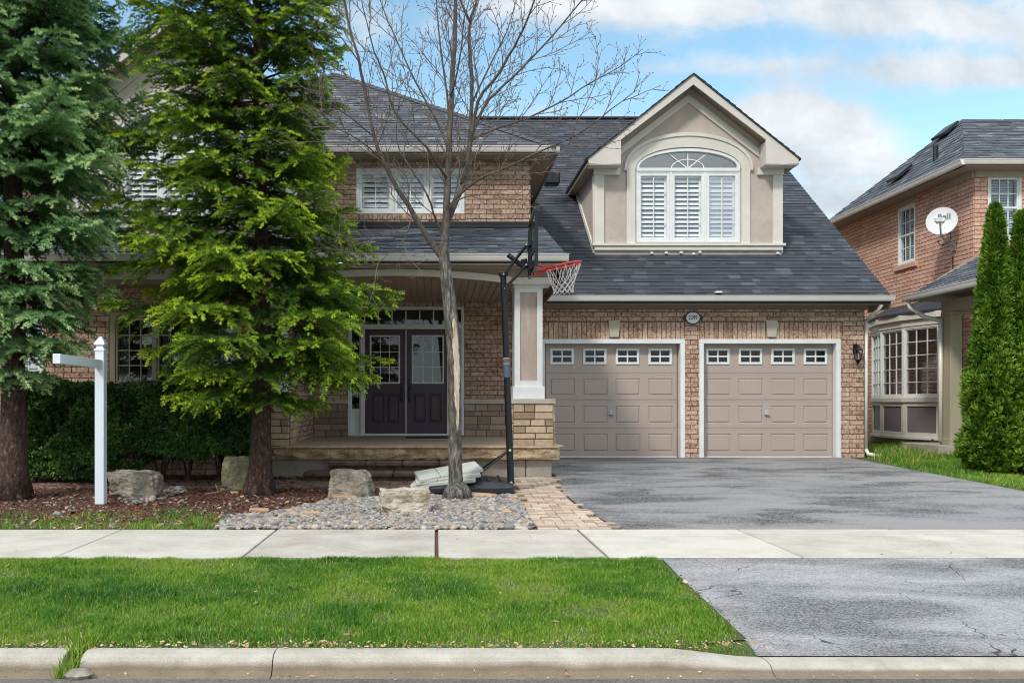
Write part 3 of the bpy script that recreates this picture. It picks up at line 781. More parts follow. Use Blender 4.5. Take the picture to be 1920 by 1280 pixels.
    for i,(a,b) in enumerate(xs3):
        frame_rect(m,P,u(a),u(b),zb+.036,zs-.065,.055,-.10,wf+.02)
        s0,s1,t0,t1=u(a+.055),u(b-.055),zb+.091,zs-.12
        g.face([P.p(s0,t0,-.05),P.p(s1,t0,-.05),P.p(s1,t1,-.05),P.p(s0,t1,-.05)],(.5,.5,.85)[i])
        muntins(m,P,s0,s1,t0,t1,2,4,-.048,-.03,.018)
        frame_rect(sh,P,s0-.03,s1+.03,t0-.03,t1+.03,.06,-.13,-.09); louvres(sh,P,s0+.032,s1-.032,t0+.035,t1-.035,-.11,.088,.62)
    for x in (-.347,.347): m.pbox(P,u(x-.0225),u(x+.0225),zb+.036,zs-.031,-.11,wf+.03)
    def arc2(a,h,w,z0=zs+.035,c=0,n=24): return [P.p(u(c-a*math.cos(math.pi*i/n)),z0+h*math.sin(math.pi*i/n)**.95,w) for i in range(n+1)]
    m.band(arc2(1.045,.395,.02),arc2(.985,.335,.02),(0,.12,0))
    fanz=zs+.035
    g.mesh([P.p(u(0),fanz,-.05)]+arc2(.99,.34,-.05),[(0,i+1,i+2) for i in range(24)],.75)
    m.band(arc2(.335,.19,-.03),arc2(.315,.172,-.03),(0,.014,0))
    for ang,ln in ((90,.345),(38,.56),(142,.56)):
        c_,s_=math.cos(R(ang)),math.sin(R(ang)); x1,z1=c_*ln,s_*ln; tx,tz=-s_*.011,c_*.011
        m.prism([P.p(u(tx),fanz+tz,-.028),P.p(u(-tx),fanz-tz,-.028),P.p(u(x1-tx),fanz+z1-tz,-.028),P.p(u(x1+tx),fanz+z1+tz,-.028)],(0,.012,0))
    wo=m.build('arched_window','white_paint',parent); wo['label']='white arched three-light window of the '+('garage dormer' if cheek else 'left gable')
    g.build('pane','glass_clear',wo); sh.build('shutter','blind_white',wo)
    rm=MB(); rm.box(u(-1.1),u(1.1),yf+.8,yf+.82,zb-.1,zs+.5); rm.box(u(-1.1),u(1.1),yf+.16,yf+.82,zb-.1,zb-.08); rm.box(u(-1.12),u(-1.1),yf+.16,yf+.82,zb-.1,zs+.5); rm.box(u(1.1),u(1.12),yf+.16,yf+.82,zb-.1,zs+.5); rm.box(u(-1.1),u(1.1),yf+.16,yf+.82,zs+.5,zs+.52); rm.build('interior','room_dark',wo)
    return body
dm=dormer('dormer',5.04,19.0,0.,(7.70,.80),2.07,3.0,HX,'pale stucco dormer with an arched window above the garage')
# pale board along the foot of the dormer cheek
for x0,x1 in ((3.17-.03,3.17),(6.91,6.94)):
    m=MB(); zr=lambda y:e0[2]+S*(y-e0[1])
    m.prism([(x0,19.16,zr(19.16)+.02),(x0,21.4,zr(21.4)+.02),(x0,21.4,zr(21.4)+.13),(x0,19.16,zr(19.16)+.13)],(x1-x0,0,0))
    m.build('cheek_board','cream_trim',dm)
rr=random.Random(9); 
for px in (1222,1249,1277,1300,1312,1458):
    c=A(px,rr.uniform(473,477),18.95); m=MB(); m.box(c[0]-.03,c[0]+.03,c[1]-.03,c[1]+.03,c[2]-.02,c[2]+.022,.5,.008); m.build('sealant','white_paint',dm)

# ---------------- upper front wall beside the gable
UY=17.40; up_=front(UY); ux=lambda px:AX(px,UY); uz=lambda py:AZ(py,UY)
uw=(ux(668),ux(871),uz(401),uz(316))
brickwall('wall',up_,-3.4,1.73,3.9,uz(303),[uw],HX,label='upper brick wall beside the dormer roof')
m=MB(); m.box(1.52,1.729,UY+.01,22.2,3.4,uz(303)+.1); m.build('wall_return','brick',HX)
m=MB(); bricks(m,up_,uw[0]-.05,uw[1]+.05,uw[2]-.11,uw[2]-.01,(),proud=.03,vertical=True); m.build('window_sill','brick',HX)
window(HX,up_,*uw,lites=3,nx=2,ny=3,w=-.02,gl='glass_clear',label='white three-light window on the upper brick wall',pitch=.085,sash=.05,ft=.05)
m=MB(); m.box(-3.4,1.76,UY-.035,UY-.002,uz(303),5.79,.5,.004); m.box(1.73,1.765,UY-.002,21.5,uz(303),5.79); m.build('frieze','taupe_trim',HX)
EX,EY,EZ=2.17,16.93,5.80; ap=(-2.28,21.38,8.65)
m=MB()
shingles(m,(-6.73,EY,EZ),(EX,EY,EZ),(ap[0],ap[1],ap[2]),(ap[0]+.001,ap[1],ap[2]),rr=random.Random(31),expo=.146,light=.06)
shingles(m,(EX,EY,EZ),(EX,25.5,EZ),ap,(ap[0],25.5,ap[2]),rr=random.Random(32))
shingles(m,(-6.73,25.5,EZ),(-6.73,EY,EZ),(ap[0],25.5,ap[2]),ap,rr=random.Random(33))
hr=m.build('roof','shingle_grey',HX); hr['label']='grey hipped roof over the upper floor'
m=MB(); m.mesh([(-6.73,EY,EZ-.02),(EX,EY,EZ-.02),(EX,25.5,EZ-.02),(-6.73,25.5,EZ-.02),(ap[0],ap[1],ap[2]-.02),(ap[0],25.5,ap[2]-.02)],[(0,1,4),(1,2,5,4),(2,3,5),(3,0,4,5)]); m.build('roof_deck','ridge_cap',hr)
m=MB()
for k in range(38):       # hip caps, lapped
    t=k/38.; t2=(k+1.25)/38.
    for tip in ((EX,EY,EZ),(-6.73,EY,EZ)):
        a=Vector(tip).lerp(Vector(ap),t); b=Vector(tip).lerp(Vector(ap),min(1,t2)); d=(b-a).normalized(); s_=Vector((d.y,-d.x,0)).normalized()*.14
        m.mesh([a-s_+Vector((0,0,-.03)),a+Vector((0,0,.035)),a+s_+Vector((0,0,-.03)),b-s_+Vector((0,0,-.045)),b+Vector((0,0,.018)),b+s_+Vector((0,0,-.045))],[(0,1,4,3),(1,2,5,4),(0,2,1)],rr.random())
m.build('hip_cap','ridge_cap',hr)
m=MB(); m.box(-6.7,EX-.02,EY+.04,UY-.04,EZ-.11,EZ-.09); m.box(1.74,EX-.02,UY-.04,21.6,EZ-.11,EZ-.09); m.build('soffit','beige_soffit',hr)
m=MB(); m.box(EX-.02,EX+.01,EY+.06,22,EZ-.13,EZ+.0); m.build('fascia','taupe_trim',hr)
gutter('gutter',hr,-6.7,EX+.03,EY-.05,EZ+.02)

# ---------------- left gable bay
gb=dormer('gable_front',-4.28,16.0,-.10,(7.86,.80),2.17,5.0,HX,'pale stucco gable behind the spruces',wall_half=1.92,wall_drop=.6,cheek=False,smat='stucco_cream')
BY=14.9; bp=front(BY); bx=lambda px:AX(px,BY); bz=lambda py:AZ(py,BY)
bw=(bx(205),bx(452),bz(728),bz(585)); bw2=(bx(22),bx(82),bz(735),bz(600))
brickwall('wall',bp,-8.6,-2.37,.12,3.2,[bw,bw2],HX,label='brick bay wall behind the hedge')
window(HX,bp,*bw,lites=3,nx=3,ny=4,blind='curtain',fm='neighbour_trim',label='wide window behind the hedge',ft=.09)
window(HX,bp,*bw2,lites=1,nx=2,ny=3,blind='blind',label='narrow white window left of the hedge',ft=.07)
# bay side wall facing the porch (brick, seen at an angle)
sp=Pl((-2.37,0,0),(0,1,0),(1,0,0))
brickwall('bay_side_wall',sp,BY,18.2,.12,3.25,[],HX)
m=MB(); m.box(-8.6,-2.6,BY+.15,16.6,3.15,3.2); m.box(-6.4,-2.2,16.02,21,3.9,4.2); m.build('bay_deck','taupe_trim',HX)

# ---------------- entrance wall under the porch
PY=18.2; pp=front(PY); qx=lambda px:AX(px,PY); qz=lambda py:AZ(py,PY); FZ=.60
dop=(qx(652),qx(870),FZ+.02,qz(575))
brickwall('entrance_wall',pp,-2.36,1.93,qz(749),3.3,[dop],HX,soldiers=[(-2.3,1.9,qz(577)+.01,qz(553))],label='brick entrance wall under the porch')
for a,b in ((-2.36,dop[0]),(dop[1],1.93)):
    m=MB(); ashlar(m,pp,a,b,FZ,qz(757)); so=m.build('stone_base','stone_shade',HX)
    m=MB(); m.pbox(pp,a,b,FZ,qz(757),-.01,.006); m.build('mortar','mortar',so)
    m=MB(); m.pbox(pp,a,b,qz(757),qz(748),-.01,.05,.5,.006); m.build('stone_cap','sandstone_cap',HX)
# door set
dz0=AZ(812,PY); D=MB(); fy=-.06
frame_rect(D,pp,dop[0],dop[1],dop[2],dop[3],.055,fy-.05,.03,bot=.04)
t0,t1=qz(610),qz(580.5); D.pbox(pp,dop[0]+.055,dop[1]-.055,qz(617),t0+.02,fy-.05,.028,.5,.004)
n=8; a,b=dop[0]+.055,dop[1]-.055
for i in range(1,n): D.pbox(pp,a+(b-a)*i/n-.011,a+(b-a)*i/n+.011,t0+.02,t1-.02,fy-.02,.0)
for px0,px1 in ((676,684),(838,846)):
    D.pbox(pp,qx(px0),qx(px1),dop[2]+.04,qz(617),fy-.05,.022,.5,.004)
for px0,px1 in ((657,676),(846,865)):
    u0,u1=qx(px0),qx(px1); D.pbox(pp,u0,u1,dop[2]+.04,qz(766),fy-.03,fy+.02); D.ring(pp,u0+.03,u1-.03,dop[2]+.09,qz(770)-.04,[(0,fy+.021),(.012,fy+.008),(.03,fy+.008),(.045,fy+.024)])
    D.pbox(pp,u0,u0+.025,qz(766),qz(617),fy-.03,fy+.02); D.pbox(pp,u1-.025,u1,qz(766),qz(617),fy-.03,fy+.02)
df=D.build('door_frame','white_paint',HX); df['label']='white frame with transom panes round the front doors'
g=MB(); g.face([pp.p(a,t0,fy-.01),pp.p(b,t0,fy-.01),pp.p(b,t1,fy-.01),pp.p(a,t1,fy-.01)])
for px0,px1 in ((657,676),(846,865)): g.face([pp.p(qx(px0),qz(766),fy-.01),pp.p(qx(px1),qz(766),fy-.01),pp.p(qx(px1),qz(617),fy-.01),pp.p(qx(px0),qz(617),fy-.01)])
g.build('pane','glass',df)
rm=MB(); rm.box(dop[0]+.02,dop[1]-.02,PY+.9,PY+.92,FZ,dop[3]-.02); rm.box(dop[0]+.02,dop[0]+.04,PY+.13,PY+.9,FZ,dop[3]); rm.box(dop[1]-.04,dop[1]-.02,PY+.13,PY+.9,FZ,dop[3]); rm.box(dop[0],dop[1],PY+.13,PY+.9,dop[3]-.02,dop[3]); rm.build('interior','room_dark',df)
for k,(x0,x1,w0,w1) in enumerate(((684.5,759,693,750),(763,838,772,832.5))):
    u0,u1=qx(x0),qx(x1); g0,g1=qx(w0),qx(w1); v0,v1=dop[2]+.045,qz(617)-.01; gz0,gz1=qz(719),qz(628)
    m=MB(); pnl=[]
    mid=(u0+u1)/2
    for (c,d) in ((u0+.11,mid-.03),(mid+.03,u1-.11)): pnl.append((c,d,v0+.2,qz(737)))
    m.sheet(pp,u0,u1,v0,v1,pnl+[(g0,g1,gz0,gz1)],fy+.03,reveal=.05)
    m.pbox(pp,u0,u1,v0,gz0-.02,fy-.02,fy+.012)
    for p_ in pnl: m.ring(pp,*p_,[(0,fy+.03),(.015,fy+.016),(.035,fy+.016),(.055,fy+.032)])
    d=m.build('front_door','door_plum',HX); d['label']='dark purple front door, '+('left leaf' if k==0 else 'right leaf')
    w=MB(); frame_rect(w,pp,g0,g1,gz0,gz1,.03,fy+.0,fy+.045); muntins(w,pp,g0+.03,g1-.03,gz0+.03,gz1-.03,3,3,fy+.012,fy+.026,.014); w.build('door_window_frame','white_paint',d)
    w=MB(); w.face([pp.p(g0+.02,gz0+.02,fy+.01),pp.p(g1-.02,gz0+.02,fy+.01),pp.p(g1-.02,gz1-.02,fy+.01),pp.p(g0+.02,gz1-.02,fy+.01)]); w.build('pane','glass',d)
    hx_=qx(753) if k==0 else qx(767.5); w=MB()
    w.pbox(pp,hx_-.025,hx_+.025,qz(755),qz(717),fy+.03,fy+.045,.5,.004); w.tube([pp.p(hx_,qz(750),fy+.045),pp.p(hx_,qz(748),fy+.09),pp.p(hx_,qz(728),fy+.095),pp.p(hx_,qz(725),fy+.045)],.011,8)
    w.tube([pp.p(hx_,qz(712),fy+.03),pp.p(hx_,qz(712),fy+.05)],.026,12); w.build('handle','black_metal',d,smooth=False)
m=MB(); m.pbox(pp,qx(759.3),qx(762.7),dop[2]+.045,qz(617),fy+.0,fy+.05,.5,.004); m.build('door_strip','galvanised',HX)
m=MB(); c=AX(603,PY),AZ(733,PY); m.pbox(pp,c[0]-.06,c[0]+.06,c[1]-.035,c[1]+.035,.011,.03,.5,.004); m.build('wall_plate','sign_white',HX)
# ---------------- porch: ceiling, beam, roof, columns, floor, steps
PX1=1.90; CF=14.45
m=MB(); r2=random.Random(4)
x=-2.36
while x<1.9:
    m.box(x+.004,x+.115,CF+.32,PY-.012,3.165+r2.uniform(0,.002),3.185,.5,.004); x+=.12
m.box(-2.36,1.9,CF+.3,PY-.012,3.18,3.20)
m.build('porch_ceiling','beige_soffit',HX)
# arched beam between the columns
def beam(y0,y1,x0,x1,zc,ze,zt,mat,name,trim=.0):
    n=24; m=MB(); lo=[];hi=[]
    for i in range(n+1):
        x=x0+(x1-x0)*i/n; t=(2*(i/n)-1); z=zc-(zc-ze)*t*t
        lo.append((x,y0,z)); hi.append((x,y0,zt if not trim else z+trim))
    m.band(hi,lo,(0,y1-y0,0)); return m
bx0,bx1=AX(500,CF),AX(968,CF); zc,ze=AZ(517,CF),AZ(533,CF); zt=AZ(497,CF)
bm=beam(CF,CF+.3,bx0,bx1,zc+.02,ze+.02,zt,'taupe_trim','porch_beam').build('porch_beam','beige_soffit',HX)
beam(CF-.03,CF+.02,bx0,bx1,zc,ze,zt,'','x',trim=.10).build('beam_arch_trim','cream_trim',bm)
m=MB(); m.box(bx0,AX(1036,CF),CF-.028,CF-.001,AZ(503,CF),AZ(497,CF),.5,.004)
m.box(bx1+.001,AX(1035,CF),CF-.032,CF+.5,ze,ze+.105,.5,.006); m.box(-8.6,bx0-.001,CF-.03,CF,AZ(524,CF),AZ(502,CF),.5,.005); m.build('beam_cap_trim','cream_trim',bm)
m=MB(); m.box(bx1+.001,AX(1030,CF),CF,CF+.3,ze+.10,zt); m.box(AX(1030,CF)-.3,AX(1030,CF)-.005,CF+.3,GY-.35,3.06,zt); m.build('beam_end','taupe_trim',bm); m=MB(); m.box(-8.6,bx0,CF,CF+.45,3.05,zt); m.build('eave_box','taupe_trim',bm)
# porch roof
RY0,RZ0=14.06,AZ(478,14.0); RS=.315; XR=1.94; ry1=UY; rz1=RZ0+RS*(ry1-RY0)
m=MB(); shingles(m,(-8.9,RY0,RZ0),(XR,RY0,RZ0),(-8.9,ry1,rz1),(XR,ry1,rz1),rr=random.Random(41),light=.12,expo=.146)
pr=m.build('porch_roof','shingle_grey',HX); 
m=MB(); m.prism([(-8.9,RY0,RZ0-.02),(-8.9,ry1,rz1-.02),(-8.9,ry1,rz1-.14),(-8.9,RY0,RZ0-.10)],(XR+8.88,0,0)); m.build('roof_deck','ridge_cap',pr)
m=MB(); m.prism([(XR-.02,RY0,RZ0-.02),(XR-.02,ry1,rz1-.02),(XR-.02,ry1,3.0),(XR-.02,CF+.3,3.08)],(.015,0,0)); m.build('gable_infill','taupe_trim',pr)
m=MB(); m.box(-3.3,1.735,UY-.03,UY-.0125,rz1-.05,AZ(416,UY),.5,.003); m.prism([(-3.3,UY-.03,rz1-.02),(-3.3,UY-.30,rz1-.075),(-3.3,UY-.30,rz1-.055),(-3.3,UY-.03,rz1+.02)],(5.03,0,0)); m.build('flashing','black_plastic',pr)
m=MB(); m.box(-8.85,XR-.02,RY0+.02,CF-.0,RZ0-.13,RZ0-.11); m.build('soffit','beige_soffit',pr)
gutter('gutter',pr,-8.85,XR+.02,RY0-.06,RZ0+.02)
# porch floor: thick rock-faced coping
def rockface(mb,x0,x1,y,z0,z1,seed,n=44,m_=7,amp=.035):
    r=random.Random(seed); nx=max(4,int((x1-x0)*14)); 
    V=[];Fs=[]
    for j in range(m_+1):
        for i in range(nx+1):
            x=x0+(x1-x0)*i/nx; z=z0+(z1-z0)*j/m_
            e=0 if j in (0,m_) or i in (0,nx) else 1
            d=(mnoise.noise((x*4,z*9,seed))+.5*mnoise.noise((x*11,z*18,seed+3)))*amp*1.5+.016
            V.append((x,y-e*max(0,d),z))
    for j in range(m_):
        for i in range(nx): a=j*(nx+1)+i; Fs.append((a,a+1,a+nx+2,a+nx+1))
    mb.mesh(V,Fs,r.random())
fx0,fx1=AX(505,14.35),1.846; FT,FB=.588,.394
m=MB(); m.box(fx0,fx1,14.36,PY-.0,FB,FT,.5); m.box(-2.37,1.93,14.36,PY,FT-.001,FT+.012,.4)
pf=m.build('porch_floor','slab_top',HX)
m=MB(); xs=[fx0,-1.15,.1,1.12,fx1]
for k,(a,b) in enumerate(zip(xs,xs[1:])): rockface(m,a+.004,b-.004,14.36,FB,FT-.022,k+3)
m.box(fx0,fx1,14.315,14.36,FT-.022,FT+.0,.8,.006); m.prism([(fx1,14.36,FB),(fx1,GY-.05,FB),(fx1,GY-.05,FT-.001),(fx1,14.36,FT-.001)],(.02,0,0)); m.build('coping','rockface',pf)
m=MB(); m.box(fx0+.02,1.17,14.50,PY,.0,FB,.5); m.build('foundation_wall','foundation',HX)
m=MB(); 
for a,b,t in ((1.175,1.36,.3),(1.37,1.76,.8)): m.box(a,b,14.47,14.9,.0,FB-.003,t,.015)
m.box(1.18,1.75,14.9,GY-.05,0,FB-.01,.4); m.build('corner_block','foundation',HX)
m=MB(); c=(AX(840,17.6),17.6); m.box(AX(762,17.7),AX(845,17.7),17.35,17.95,FT+.0125,FT+.026,.5,.004); dmat=m.build('door_mat','black_plastic'); tag(dmat,'dark doormat lying on the porch in front of the purple doors','doormat')
for (x0,x1,y0,y1,z0,z1) in ((AX(568,13.75),AX(905,13.75),13.72,14.15,zg(13.8)-.02,.25),(AX(615,14.05),AX(892,14.05),14.03,14.49,.22,.385)):
    m=MB(); n=4; 
    for i in range(n):
        a=x0+(x1-x0)*i/n; b=x0+(x1-x0)*(i+1)/n; m.box(a+.004,b-.004,y0+.02,y1,z1-.075,z1,rnd.random(),.018)
        m.box(a,b,y0+.10,y1,z0,z1-.075,.0)
    m.build('step','step_stone',HX)
# stone piers and boxed columns
def pier(xa,xb,lab):
    yf=14.50; P=front(yf); z0,z1=FT+.0,AZ(757,yf); m=MB()
    ashlar(m,P,xa,xb,z0,z1,.025,hs=(.085,.095,.10,.11),r=random.Random(17)); 
    Ps=Pl((xb,0,0),(0,1,0),(1,0,0)); ashlar(m,Ps,yf,yf+.6,z0,z1,.025,r=random.Random(18)); Pl_=Pl((xa,0,0),(0,-1,0),(-1,0,0)); ashlar(m,Pl_,-(yf+.6),-yf,z0,z1,.025)
    o=m.build('stone_pier','stone_veneer',HX)
    m=MB(); m.box(xa+.002,xb-.002,yf+.002,yf+.598,z0,z1); m.build('mortar','mortar',o)
    m=MB(); m.box(xa-.035,xb+.035,yf-.045,yf+.63,z1,z1+.075,.5,.008); m.build('pier_cap','sandstone_cap',o)
    xc=(AX(991,14.6) if xb>0 else (xa+xb)/2); hw=.215; zt2=z1+.075; top=AZ(530,14.55)
    m=MB(); y0=14.60
    m.box(xc-hw-.03,xc+hw+.03,y0-.03,y0+.49,zt2,zt2+.19,.5,.006); m.box(xc-hw-.02,xc+hw+.02,y0-.02,y0+.48,top-.07,top,.5,.006)
    # box with recessed front panel
    z_a,z_b=zt2+.19,top-.07; Q=front(y0)
    m.sheet(Q,xc-hw,xc+hw,z_a,z_b,[(xc-hw+.085,xc+hw-.085,z_a+.09,z_b-.07)],0,.5,reveal=.03)
    for x in (xc-hw,xc+hw): m.face([(x,y0,z_a),(x,y0+.46,z_a),(x,y0+.46,z_b),(x,y0,z_b)])
    m.face([(xc-hw,y0+.46,z_a),(xc+hw,y0+.46,z_a),(xc+hw,y0+.46,z_b),(xc-hw,y0+.46,z_b)])
    o=m.build('column','white_paint',HX); o['label']=lab
    m=MB(); m.face([Q.p(xc-hw+.08,z_a+.08,-.028),Q.p(xc+hw-.08,z_a+.08,-.028),Q.p(xc+hw-.08,z_b-.06,-.028),Q.p(xc-hw+.08,z_b-.06,-.028)]); m.build('column_panel','column_panel',o)
pier(AX(960,14.5)+.015,AX(1037,14.5),'white boxed porch column with a taupe panel, next to the garage')
pier(AX(466,14.5),AX(543,14.5),'white boxed porch column behind the yellow-green spruce')

# ---------------- things fixed to the garage wall
ln=empty('wall_lantern',A(1603,665,GY),'black carriage lantern on the brick right of the garage doors','lantern')
u,v=gx(1603),gz(665); m=MB()
m.pbox(gp,u-.045,u+.045,v+.02,v+.20,.011,.03,.5,.006); m.tube([gp.p(u,v+.14,.03),gp.p(u,v+.19,.09),gp.p(u,v+.17,.13)],.012,8); m.build('bracket','black_metal',ln)
yc=GY-.13; m=MB(); m.lathe((u,yc,v),[(.02,.17),(.05,.15),(.095,.085),(.098,.075),(.02,.075)],6); m.lathe((u,yc,v),[(.058,-.115),(.06,-.10),(.02,-.10),(.04,-.13),(.02,-.16),(.008,-.19)],6)
for k in range(6):
    a=k*math.pi/3; m.tube([(u+.09*math.cos(a),yc+.09*math.sin(a),v+.08),(u+.056*math.cos(a),yc+.056*math.sin(a),v-.11)],.006,4)
m.build('cage','black_metal',ln)
m=MB(); m.lathe((u,yc,v),[(.048,-.10),(.082,.075)],6); m.build('lamp_glass','glass_clear',ln)
m=MB(); m.lathe((u,yc,v),[(.014,-.09),(.014,.01),(.004,.04)],8); m.build('candle','blind_white',ln)
ns=empty('house_number_plaque',A(1298,596,GY),'black and white oval house number plaque between the garage doors','plaque')
u,v=gx(1298.5),gz(596)
def oval(mb,a,b,w0,w1,n=40): 
    pts=[gp.p(u+a*math.cos(2*math.pi*i/n),v+b*math.sin(2*math.pi*i/n),w0) for i in range(n)]; mb.prism(list(reversed(pts)),(0,-(w1-w0),0))
m=MB(); oval(m,.148,.126,.011,.028)
for sg in (-1,1):
    pts=[(sg*.13,.05),(sg*.165,.058),(sg*.175,.03),(sg*.205,.0),(sg*.175,-.03),(sg*.165,-.058),(sg*.13,-.05)]
    if sg>0: pts=pts[::-1]
    m.prism([gp.p(u+a,v+b,.011) for a,b in pts],(0,-.014,0))
m.build('plate','black_metal',ns)
m=MB(); oval(m,.125,.104,.028,.032); m.build('oval_face','sign_white',ns)
def text(name,s,size,loc,rot,mat,parent,ext=.002,sx=1.):
    cu=bpy.data.curves.new(name,'FONT'); cu.body=s; cu.size=size; cu.align_x='CENTER'; cu.align_y='CENTER'; cu.extrude=ext; cu.offset=size*.012
    t=bpy.data.objects.new(name+'_tmp',cu); COL.objects.link(t); bpy.context.view_layer.update()
    me=bpy.data.meshes.new_from_object(t.evaluated_get(bpy.context.evaluated_depsgraph_get())); bpy.data.objects.remove(t)
    me.materials.clear(); me.materials.append(MATS[mat])
    o=bpy.data.objects.new(name,me); COL.objects.link(o); o.parent=parent; o.location=Vector(loc)-origin_of(parent); o.rotation_euler=rot; o.scale=(sx,1,1); return o
text('number_digits','2299',.105,gp.p(u,v,.034),(R(90),0,0),'black_metal',ns,sx=.82)
# ================================================================== NEIGHBOUR HOUSE
NX,NY=11.02,19.45
NH=empty('brick_house',(14,NY,.25),'pink brick neighbouring house with bow window and grey roof, beside the cedars','house')
side=Pl((NX,0,0),(0,-1,0),(-1,0,0)); nf=front(NY)
sw=(-22.65,-21.84,4.50,5.86)
brickwall('wall',side,-27.5,-NY,.15,6.0,[sw],NH,'brick_pink','mortar_pink',label='pink brick side wall')
window(NH,side,*sw,lites=1,nx=3,ny=4,blind='blind',hung=True,fm='white_paint',w=-.02,label='narrow upper window in the side wall',ft=.05)
m=MB(); m.pbox(side,-22.78,-21.72,4.38,4.495,.0,.06,.5,.006); m.build('window_sill','brick_pink',NH)
m=MB(); m.pbox(side,-22.65,-21.84,5.87,6.05,.0,.02); m.pbox(side,-20.75,-NY+.02,5.86,6.06,.0,.05); m.pbox(nf,NX+.0,16,5.86,6.06,.0,.05); m.build('frieze','neighbour_trim',NH)
fw_=(AX(1852,NY),AX(1916,NY),AZ(450,NY),AZ(328,NY))
brickwall('front_wall',nf,NX,17,.15,6.0,[fw_],NH,'brick_pink','mortar_pink')
window(NH,nf,*fw_,lites=1,nx=3,ny=4,blind='blind',hung=True,w=-.03,label='upper front window behind the cedar tips',ft=.05)
# hip roof
a=(10.57,19.0,6.10); e=(10.57,25.8+.3,6.10); apx=(12.40,22.4,7.93)
m=MB(); shingles(m,e,a,apx,(apx[0],apx[1]-.01,apx[2]),rr=random.Random(51),light=.05); shingles(m,a,(20,19.0,6.1),apx,(20,22.4,7.93),rr=random.Random(52),light=.05)
nr=m.build('roof','shingle_grey',NH)
m=MB(); m.mesh([(10.57,19.0,6.08),(20,19.0,6.08),(20,26.1,6.08),(10.57,26.1,6.08),(12.4,22.4,7.91),(20,22.4,7.91)],[(0,1,5,4),(1,2,5),(2,3,4,5),(3,0,4),(0,3,2,1)]); m.build('roof_deck','shingle_grey',nr)
m=MB(); m.box(10.6,NX,19.02,26.1,5.99,6.01); m.box(10.6,20,19.03,NY,5.989,6.009); m.build('soffit','taupe_trim',nr)
gutter('gutter',nr,10.55,20,18.94,6.12)
m=MB(); prof=[(0,-.012),(.012,-.03),(.03,-.085),(.045,-.11),(.11,-.11),(.11,0),(0,0)]; m.prism([(10.47+a_,18.98,6.12+b_) for a_,b_ in prof],(0,7.1,0)); m.build('gutter','gutter_white',nr)
def onroof(px,py):
    # point on the left roof plane through a pixel ray
    n=Vector((-1,0,1.0)).normalized(); d=Vector(((px-CX)/F,1,-(py-CY)/F)); o=Vector((0,0,EYE)); p0=Vector(a)
    return o+d*((p0-o).dot(n)/d.dot(n))
for (p1,p2,w_,h_) in (((1675,342),(1700,325),.22,.09),((1762,262),(1784,246),.22,.10)):
    q=onroof(*p1); r_=onroof(*p2); m=MB(); c=(q+r_)/2; m.prism([(c.x-.16,c.y-.30,c.z-.06),(c.x+.16,c.y-.30,c.z+.22),(c.x+.13,c.y-.30,c.z+.27),(c.x-.20,c.y-.30,c.z-.01)],(0,.60,0)); m.box(c.x-.05,c.x+.12,c.y-.22,c.y+.22,c.z-.15,c.z+.04); m.build('roof_vent','black_plastic',nr)
q=onroof(1754,300); m=MB(); m.tube([q-Vector((0,0,.15)),q+Vector((0,0,.32))],.06,10); m.build('vent_pipe','black_plastic',nr)
# bow window on the side wall
bc=[]; import itertools
yb0,yb1=19.85,23.65
def bowpt(t,ext=0.): # t 0..1 near->far
    ang=math.pi*t; y=yb0+(yb1-yb0)*t; return (NX-(.10+ext+.50*math.sin(ang)**.7),y)
K=5; ts=[0.0,.09,.36,.64,.91,1.0]
zs0,zs1=1.36,2.93
B=MB(); G=MB(); Pn=MB(); Pc=MB(); Rm=MB()
for i in range(K):
    p=bowpt(ts[i]); q=bowpt(ts[i+1])
    if i in(0,4): pass
    d=Vector((p[0]-q[0],p[1]-q[1],0)); L=d.length; u_=d.normalized(); n_=Vector((u_.y,-u_.x,0))*-1
    if n_.x>0 and abs(n_.x)>.2: n_=-n_
    w_=Pl((q[0],q[1],0),u_,n_)
    if n_.dot(u_.cross(Vector((0,0,1))))<0: w_=Pl((q[0],q[1],0),u_,-n_)
    frame_rect(B,w_,0,L,zs0,zs1,.05,-.06,.03); nx_=max(1,int(round(L/.30)))
    frame_rect(B,w_,.05,L-.05,zs0+.05,zs1-.05,.03,-.05,.012) if L>.3 else None
    muntins(B,w_,.05,L-.05,zs0+.05,zs1-.05,min(nx_,3 if L>.95 else 2),5,-.02,.0,.018)
    G.face([w_.p(.05,zs0+.05,-.02),w_.p(L-.05,zs0+.05,-.02),w_.p(L-.05,zs1-.05,-.02),w_.p(.05,zs1-.05,-.02)])
    frame_rect(Pn,w_,0,L,.50,zs0-.10,.09,-.05,.02); Pn.pbox(w_,-.01,L+.01,zs0-.10,zs0,-.05,.06,.5,.006)
    Rm.pbox(w_,.05,L-.05,.55,zs0-.15,-.04,-.01)
    Pc.pbox(w_,-.01,L+.01,zs1,zs1+.14,-.06,.05,.5,.006); Pc.pbox(w_,-.02,L+.02,zs1+.14,zs1+.27,-.06,.11,.5,.006); Pn.pbox(w_,-.01,L+.01,.44,.50,-.05,.05,.5,.004)
bow=B.build('bow_window','white_paint',NH); bow['label']='white five-sided bow window in the side wall'
G.build('pane','glass',bow); Pn.build('bow_trim','cream_trim',bow); Pc.build('bow_cornice','cream_trim',bow); Rm.build('panel','panel_grey',bow)
m=MB(); top=[(*bowpt(t,.12),zs1+.27) for t in (0,.1,.25,.4,.5,.6,.75,.9,1)]; N_=len(top)
